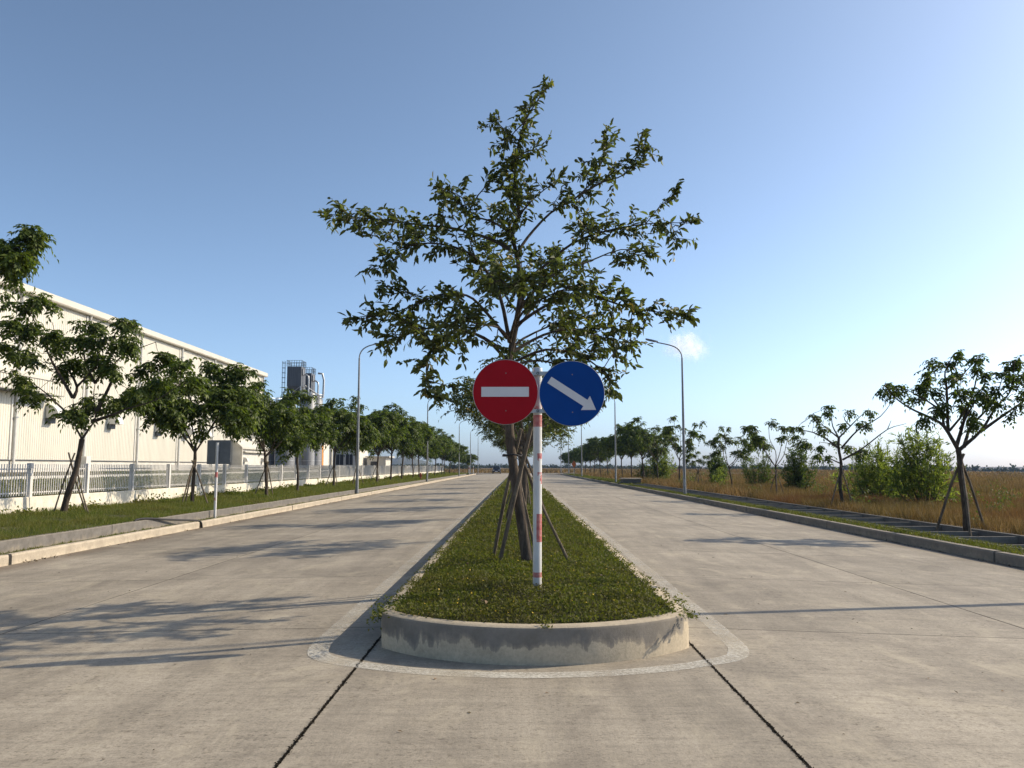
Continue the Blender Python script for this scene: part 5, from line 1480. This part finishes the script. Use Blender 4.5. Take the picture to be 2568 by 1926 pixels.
LT = [(-11.62, 29.7, 0.95, 'second street tree from the left, leaning behind the back of the square sign', 0, 1),
      (-11.3, 37.4, 0.93, 'street tree just right of the square sign board, in front of the hall corner', 1, 1),
      (-11.2, 44.1, 0.98, 'thin stemmed street tree in front of the silos, no props at its foot', 2, 0),
      (-11.2, 52.7, 1.08, 'propped street tree left of the tall left street lamp', 3, 1),
      (-11.2, 60.2, 1.16, 'street tree right behind the tall left street lamp', 4, 1),
      (-11.2, 68.7, 1.10, 'slim dark street tree right of the tall left street lamp, before the gatehouse', 0, 1),
      (-11.2, 76.3, 1.28, 'straight stemmed street tree at the left foot of the far hill', 1, 0),
      (-11.2, 83.5, 1.22, 'street tree in front of the middle of the far hill', 2, 0),
      (-11.2, 92.3, 1.05, 'street tree at the right foot of the far hill', 3, 0),
      (-11.2, 97.8, 1.14, 'forked street tree left of the second left street lamp', 4, 0),
      (-11.2, 107.5, 1.12, 'street tree hidden behind the second left street lamp', 0, 0),
      (-11.2, 116.2, 1.18, 'leaning street tree, first right of the second left street lamp', 1, 0),
      (-11.2, 126.9, 1.12, 'leaning street tree, second right of the second left street lamp', 2, 0),
      (-11.2, 131.0, 1.10, 'leaning street tree, third right of the second left street lamp', 3, 0),
      (-11.2, 141.5, 1.05, 'far street tree at the end of the white fence', 4, 0),
      (-11.2, 151.0, 0.95, 'last street tree of the left row, past the fence', 1, 0),
      (-11.4, 196.0, 1.0, 'lone small tree beyond the junction on the left', 2, 0)]
for i, (x, y, s, lab, v, stk) in enumerate(LT):
    place_tree('street_tree', DENSE[v], (x - (0.5 if y > 40 else 0), y, 0.24 if y < 170 else -0.25), 1.3 + i * 2.17, s, lab, LG)
    if stk:
        stakes((x - (0.5 if y > 40 else 0), y, 0.26), i, 'timber props at the foot of the ' + ['second left tree, below the square sign', 'tree right of the square sign', 'tree', 'tree left of the tall left lamp', 'tree behind the tall left lamp', 'slim tree before the gatehouse'][i])
sp = thing('tree_stakes', (-12.5, 23.0, 0.24), 'timber props at the foot of the big leaning left tree', 'tree stakes', 'timber props round the trees')
stake(sp, (-0.28, -0.12, -0.06), (0.24, -0.10, 1.72), 0.022); stake(sp, (0.74, -0.08, -0.06), (0.27, 0.08, 1.12), 0.022); stake(sp, (0.42, 0.42, -0.06), (-0.02, 0.06, 1.74), 0.022)
RT = [(13.38, 43.5, 0.92, 'propped round headed young tree between the dark bush and the lamp', 0, 'o', 1),
      (13.35, 52.6, 0.86, 'slender young tree just right of the tall right street lamp', 1, 'o', 0),
      (13.3, 62.0, 0.62, 'small propped sapling beside the dark cone shaped bush', 2, 'o', 1),
      (13.4, 70.0, 1.22, 'light crowned tree just left of the tall right street lamp', 3, 'o', 0),
      (13.3, 80.0, 1.25, 'tree above the leafy green bush, second left of the tall right lamp', 0, 'o', 0),
      (13.2, 88.3, 1.22, 'broad forked tree, third left of the tall right lamp', 1, 'd', 1),
      (13.2, 98.0, 1.20, 'tree right of the concrete drain box', 2, 'd', 0),
      (13.1, 106.0, 1.18, 'tree just behind the concrete drain box', 3, 'd', 0),
      (13.0, 122.0, 1.22, 'tree left of the second right street lamp, its top standing out', 1, 'o', 0),
      (13.0, 133.0, 1.15, 'second tree left of the second right street lamp', 0, 'd', 0),
      (13.0, 144.0, 1.12, 'third tree left of the second right street lamp', 4, 'd', 0),
      (13.0, 153.0, 1.12, 'tree at the right side of the third right street lamp', 1, 'd', 0),
      (13.0, 163.0, 1.10, 'tree at the left side of the third right street lamp', 2, 'd', 0),
      (13.0, 174.0, 1.10, 'tree right of the orange board', 3, 'd', 0),
      (13.0, 195.0, 1.10, 'tree just left of the orange board', 0, 'd', 0),
      (13.0, 212.0, 1.10, 'last dark tree at the left end of the right row', 4, 'd', 0)]
for i, (x, y, s, lab, v, kind, stk) in enumerate(RT):
    zz = float(zfield(np.array(x))) - 0.03 - (0.06 if y > 178 else 0)
    place_tree('street_tree', (OPEN_ if kind == 'o' else DENSE)[v], (x, y, zz), 0.6 + i * 1.71, s, lab, RG)
    if stk:
        stakes((x, y, zz), i, {0: 'timber props round the young tree left of the dark bush', 2: 'timber props round the small sapling by the right lamp', 5: 'timber props round the broad forked right tree'}[i], 0.9)
stakes((11.25, 21.3, -0.02), 0, 'thick timber props at the foot of the tall forked right tree', 1.25)
stakes((12.56, 32.6, 0.0), 1, 'timber props at the foot of the sparse tree with bare branches', 1.05)
MT = [(0.12, 18.6, 0.92, 'second tree on the median, its crown hanging behind the red disc'),
      (0.15, 26.0, 1.0, 'third tree on the median, right behind the second one'),
      (0.12, 34.0, 1.02, 'fourth tree along the median, low crown left of the pole'),
      (0.12, 42.5, 1.0, 'fifth tree along the median, far behind the signs'),
      (0.12, 52.0, 1.0, 'sixth tree along the median, far behind the signs'),
      (0.12, 64.0, 1.0, 'seventh tree along the median, small in the distance'),
      (0.12, 80.0, 1.0, 'eighth tree along the median, very small in the distance'),
      (0.12, 100.0, 1.0, 'last visible tree at the far end of the median')]
for i, (x, y, s, lab) in enumerate(MT):
    place_tree('median_tree', MEDN[i % 3], (x, y, 0.36), 0.9 + i * 2.4, s, lab, 'trees planted along the median')
    if i < 3:
        stakes((x, y, 0.37), i, 'timber props round the ' + ['second', 'third', 'fourth'][i] + ' median tree', 1.08)

# ---- bushes in the field
def bush(seed, H, R, nst, nleaf, ll, lw, mat, loc, label, shape=0.5):
    g = np.random.default_rng(seed)
    t = thing('bush', loc, label, 'bush', 'green bushes in the dry field')
    paths = []; lv = Leaves()
    for i in range(int(nst * 1.15)):
        az = g.uniform(0, 6.28); rr = R * g.uniform(0.1, 1.0); h = H * (1 - 0.55 * (rr / R) ** 2) * g.uniform(0.75, 1.0)
        b = np.array([math.cos(az) * rr * 0.2, math.sin(az) * rr * 0.2, -0.1]); e = np.array([math.cos(az) * rr, math.sin(az) * rr, h])
        P = smooth_path([b, b + (e - b) * [0.6, 0.6, 0.4] + g.normal(0, 0.05, 3), e], 4)
        paths.append((P[::2], 0.022, 0.005))
        Q, T, f = along(P, g, shape * 0.35, 1.0, 0.11)
        for p, tt in zip(Q, T):
            d = unit(tt * 0.5 + g.normal(0, 0.7, 3)); L = g.uniform(0.2, 0.5) * min(1, R)
            k = nleaf
            a = np.linspace(0.1, 1, k)[:, None]
            lv.add(p + d * L * a + g.normal(0, 0.02, (k, 3)), d + g.normal(0, 0.6, (k, 3)) + UP * 0.15, UP + g.normal(0, 0.7, (k, 3)), ll * g.uniform(0.6, 1.2, k), lw * g.uniform(0.7, 1.2, k))
    link('stems', trunk_mesh('stems', paths, M['bark_dark'], 5), t)
    link('foliage', lv.kite('foliage', M[mat]), t)
bush(1, 3.25, 1.4, 34, 9, 0.22, 0.052, 'bush_leaf', (16.1, 33.3, 0.0), 'tallest bright green bush with narrow leaves, left of the tall forked right tree', 0.8)
bush(2, 2.6, 1.95, 40, 9, 0.21, 0.050, 'bush_leaf', (16.4, 38.6, 0.0), 'wide bright green bush beside the taller one, behind the sparse tree', 0.7)
bush(3, 2.9, 1.25, 30, 9, 0.17, 0.06, 'dark_bush', (17.4, 52.0, 0.0), 'dark green egg shaped bush right of the propped young tree', 0.4)
bush(4, 2.7, 1.5, 22, 8, 0.18, 0.05, 'dark_bush', (17.2, 60.5, 0.0), 'loose grey green bush behind the slender young tree', 0.5)
bush(5, 3.0, 1.0, 26, 9, 0.2, 0.08, 'dark_bush', (17.6, 74.0, 0.0), 'dark cone shaped bush right of the tall right street lamp', 0.3)
bush(6, 3.6, 1.9, 30, 9, 0.22, 0.07, 'bush_leaf', (15.6, 92.0, 0.0), 'leafy green bush below the light trees left of the tall right lamp', 0.4)
bush(7, 1.5, 0.9, 14, 8, 0.2, 0.05, 'bush_leaf', (15.8, 66.5, 0.0), 'low pale green bush behind the small propped sapling', 0.5)
bush(8, 2.0, 1.0, 16, 8, 0.22, 0.06, 'dark_bush', (13.6, 91.0, 0.0), 'small dark shrub under the trees left of the leafy bush', 0.4)
# ================================================================== air
def haze_box():
    m = MB(); m.box(-1500, -110, -12, 1500, 2900, 72)
    o = m.build('haze', None)
    o['kind'] = 'stuff'
    mt = bpy.data.materials.new('air'); mt.use_nodes = True; nt = mt.node_tree
    nt.nodes.clear()
    out = nt.nodes.new('ShaderNodeOutputMaterial'); pv = nt.nodes.new('ShaderNodeVolumePrincipled')
    pv.inputs['Color'].default_value = (0.42, 0.63, 1.0, 1)
    pv.inputs['Density'].default_value = 0.00011
    pv.inputs['Anisotropy'].default_value = 0.2
    nt.links.new(pv.outputs[0], out.inputs['Volume'])
    o.data.materials.append(mt)
haze_box()

def cloud():
    g = np.random.default_rng(8)
    c = np.array([0.2035, 1.0, 0.1435]) * 3000.0
    lv = Leaves()
    for (ox, oz, sx, sz, k) in ((0, 0, 52, 30, 800), (-26, 18, 28, 22, 330), (28, -14, 30, 20, 330), (14, 30, 24, 18, 240), (-46, -8, 28, 14, 180)):
        P = c + np.array([ox, 0, oz]) + g.normal(0, 1, (k, 3)) * [sx * 0.62, 30, sz * 0.62]
        lv.add(P, g.normal(0, 1, (k, 3)), np.array(to_sun) + g.normal(0, 0.45, (k, 3)), g.uniform(16, 34, k), g.uniform(16, 34, k))
    mt = bpy.data.materials.new('cloud_vapour'); mt.use_nodes = True; nt = mt.node_tree; nt.nodes.clear()
    out = nt.nodes.new('ShaderNodeOutputMaterial')
    df = nt.nodes.new('ShaderNodeBsdfDiffuse'); df.inputs[0].default_value = (0.95, 0.95, 0.95, 1)
    tl = nt.nodes.new('ShaderNodeBsdfTranslucent'); tl.inputs[0].default_value = (0.95, 0.95, 0.95, 1)
    tr = nt.nodes.new('ShaderNodeBsdfTransparent')
    m1 = nt.nodes.new('ShaderNodeMixShader'); m2 = nt.nodes.new('ShaderNodeMixShader')
    m1.inputs[0].default_value = 0.85; m2.inputs[0].default_value = 0.017
    nt.links.new(df.outputs[0], m1.inputs[1]); nt.links.new(tl.outputs[0], m1.inputs[2])
    nt.links.new(tr.outputs[0], m2.inputs[1]); nt.links.new(m1.outputs[0], m2.inputs[2]); nt.links.new(m2.outputs[0], out.inputs['Surface'])
    o = link('cloud', lv.kite('cloud', mt))
    tag(o, 'small faint white cloud beside the right street lamp', 'cloud')
cloud()
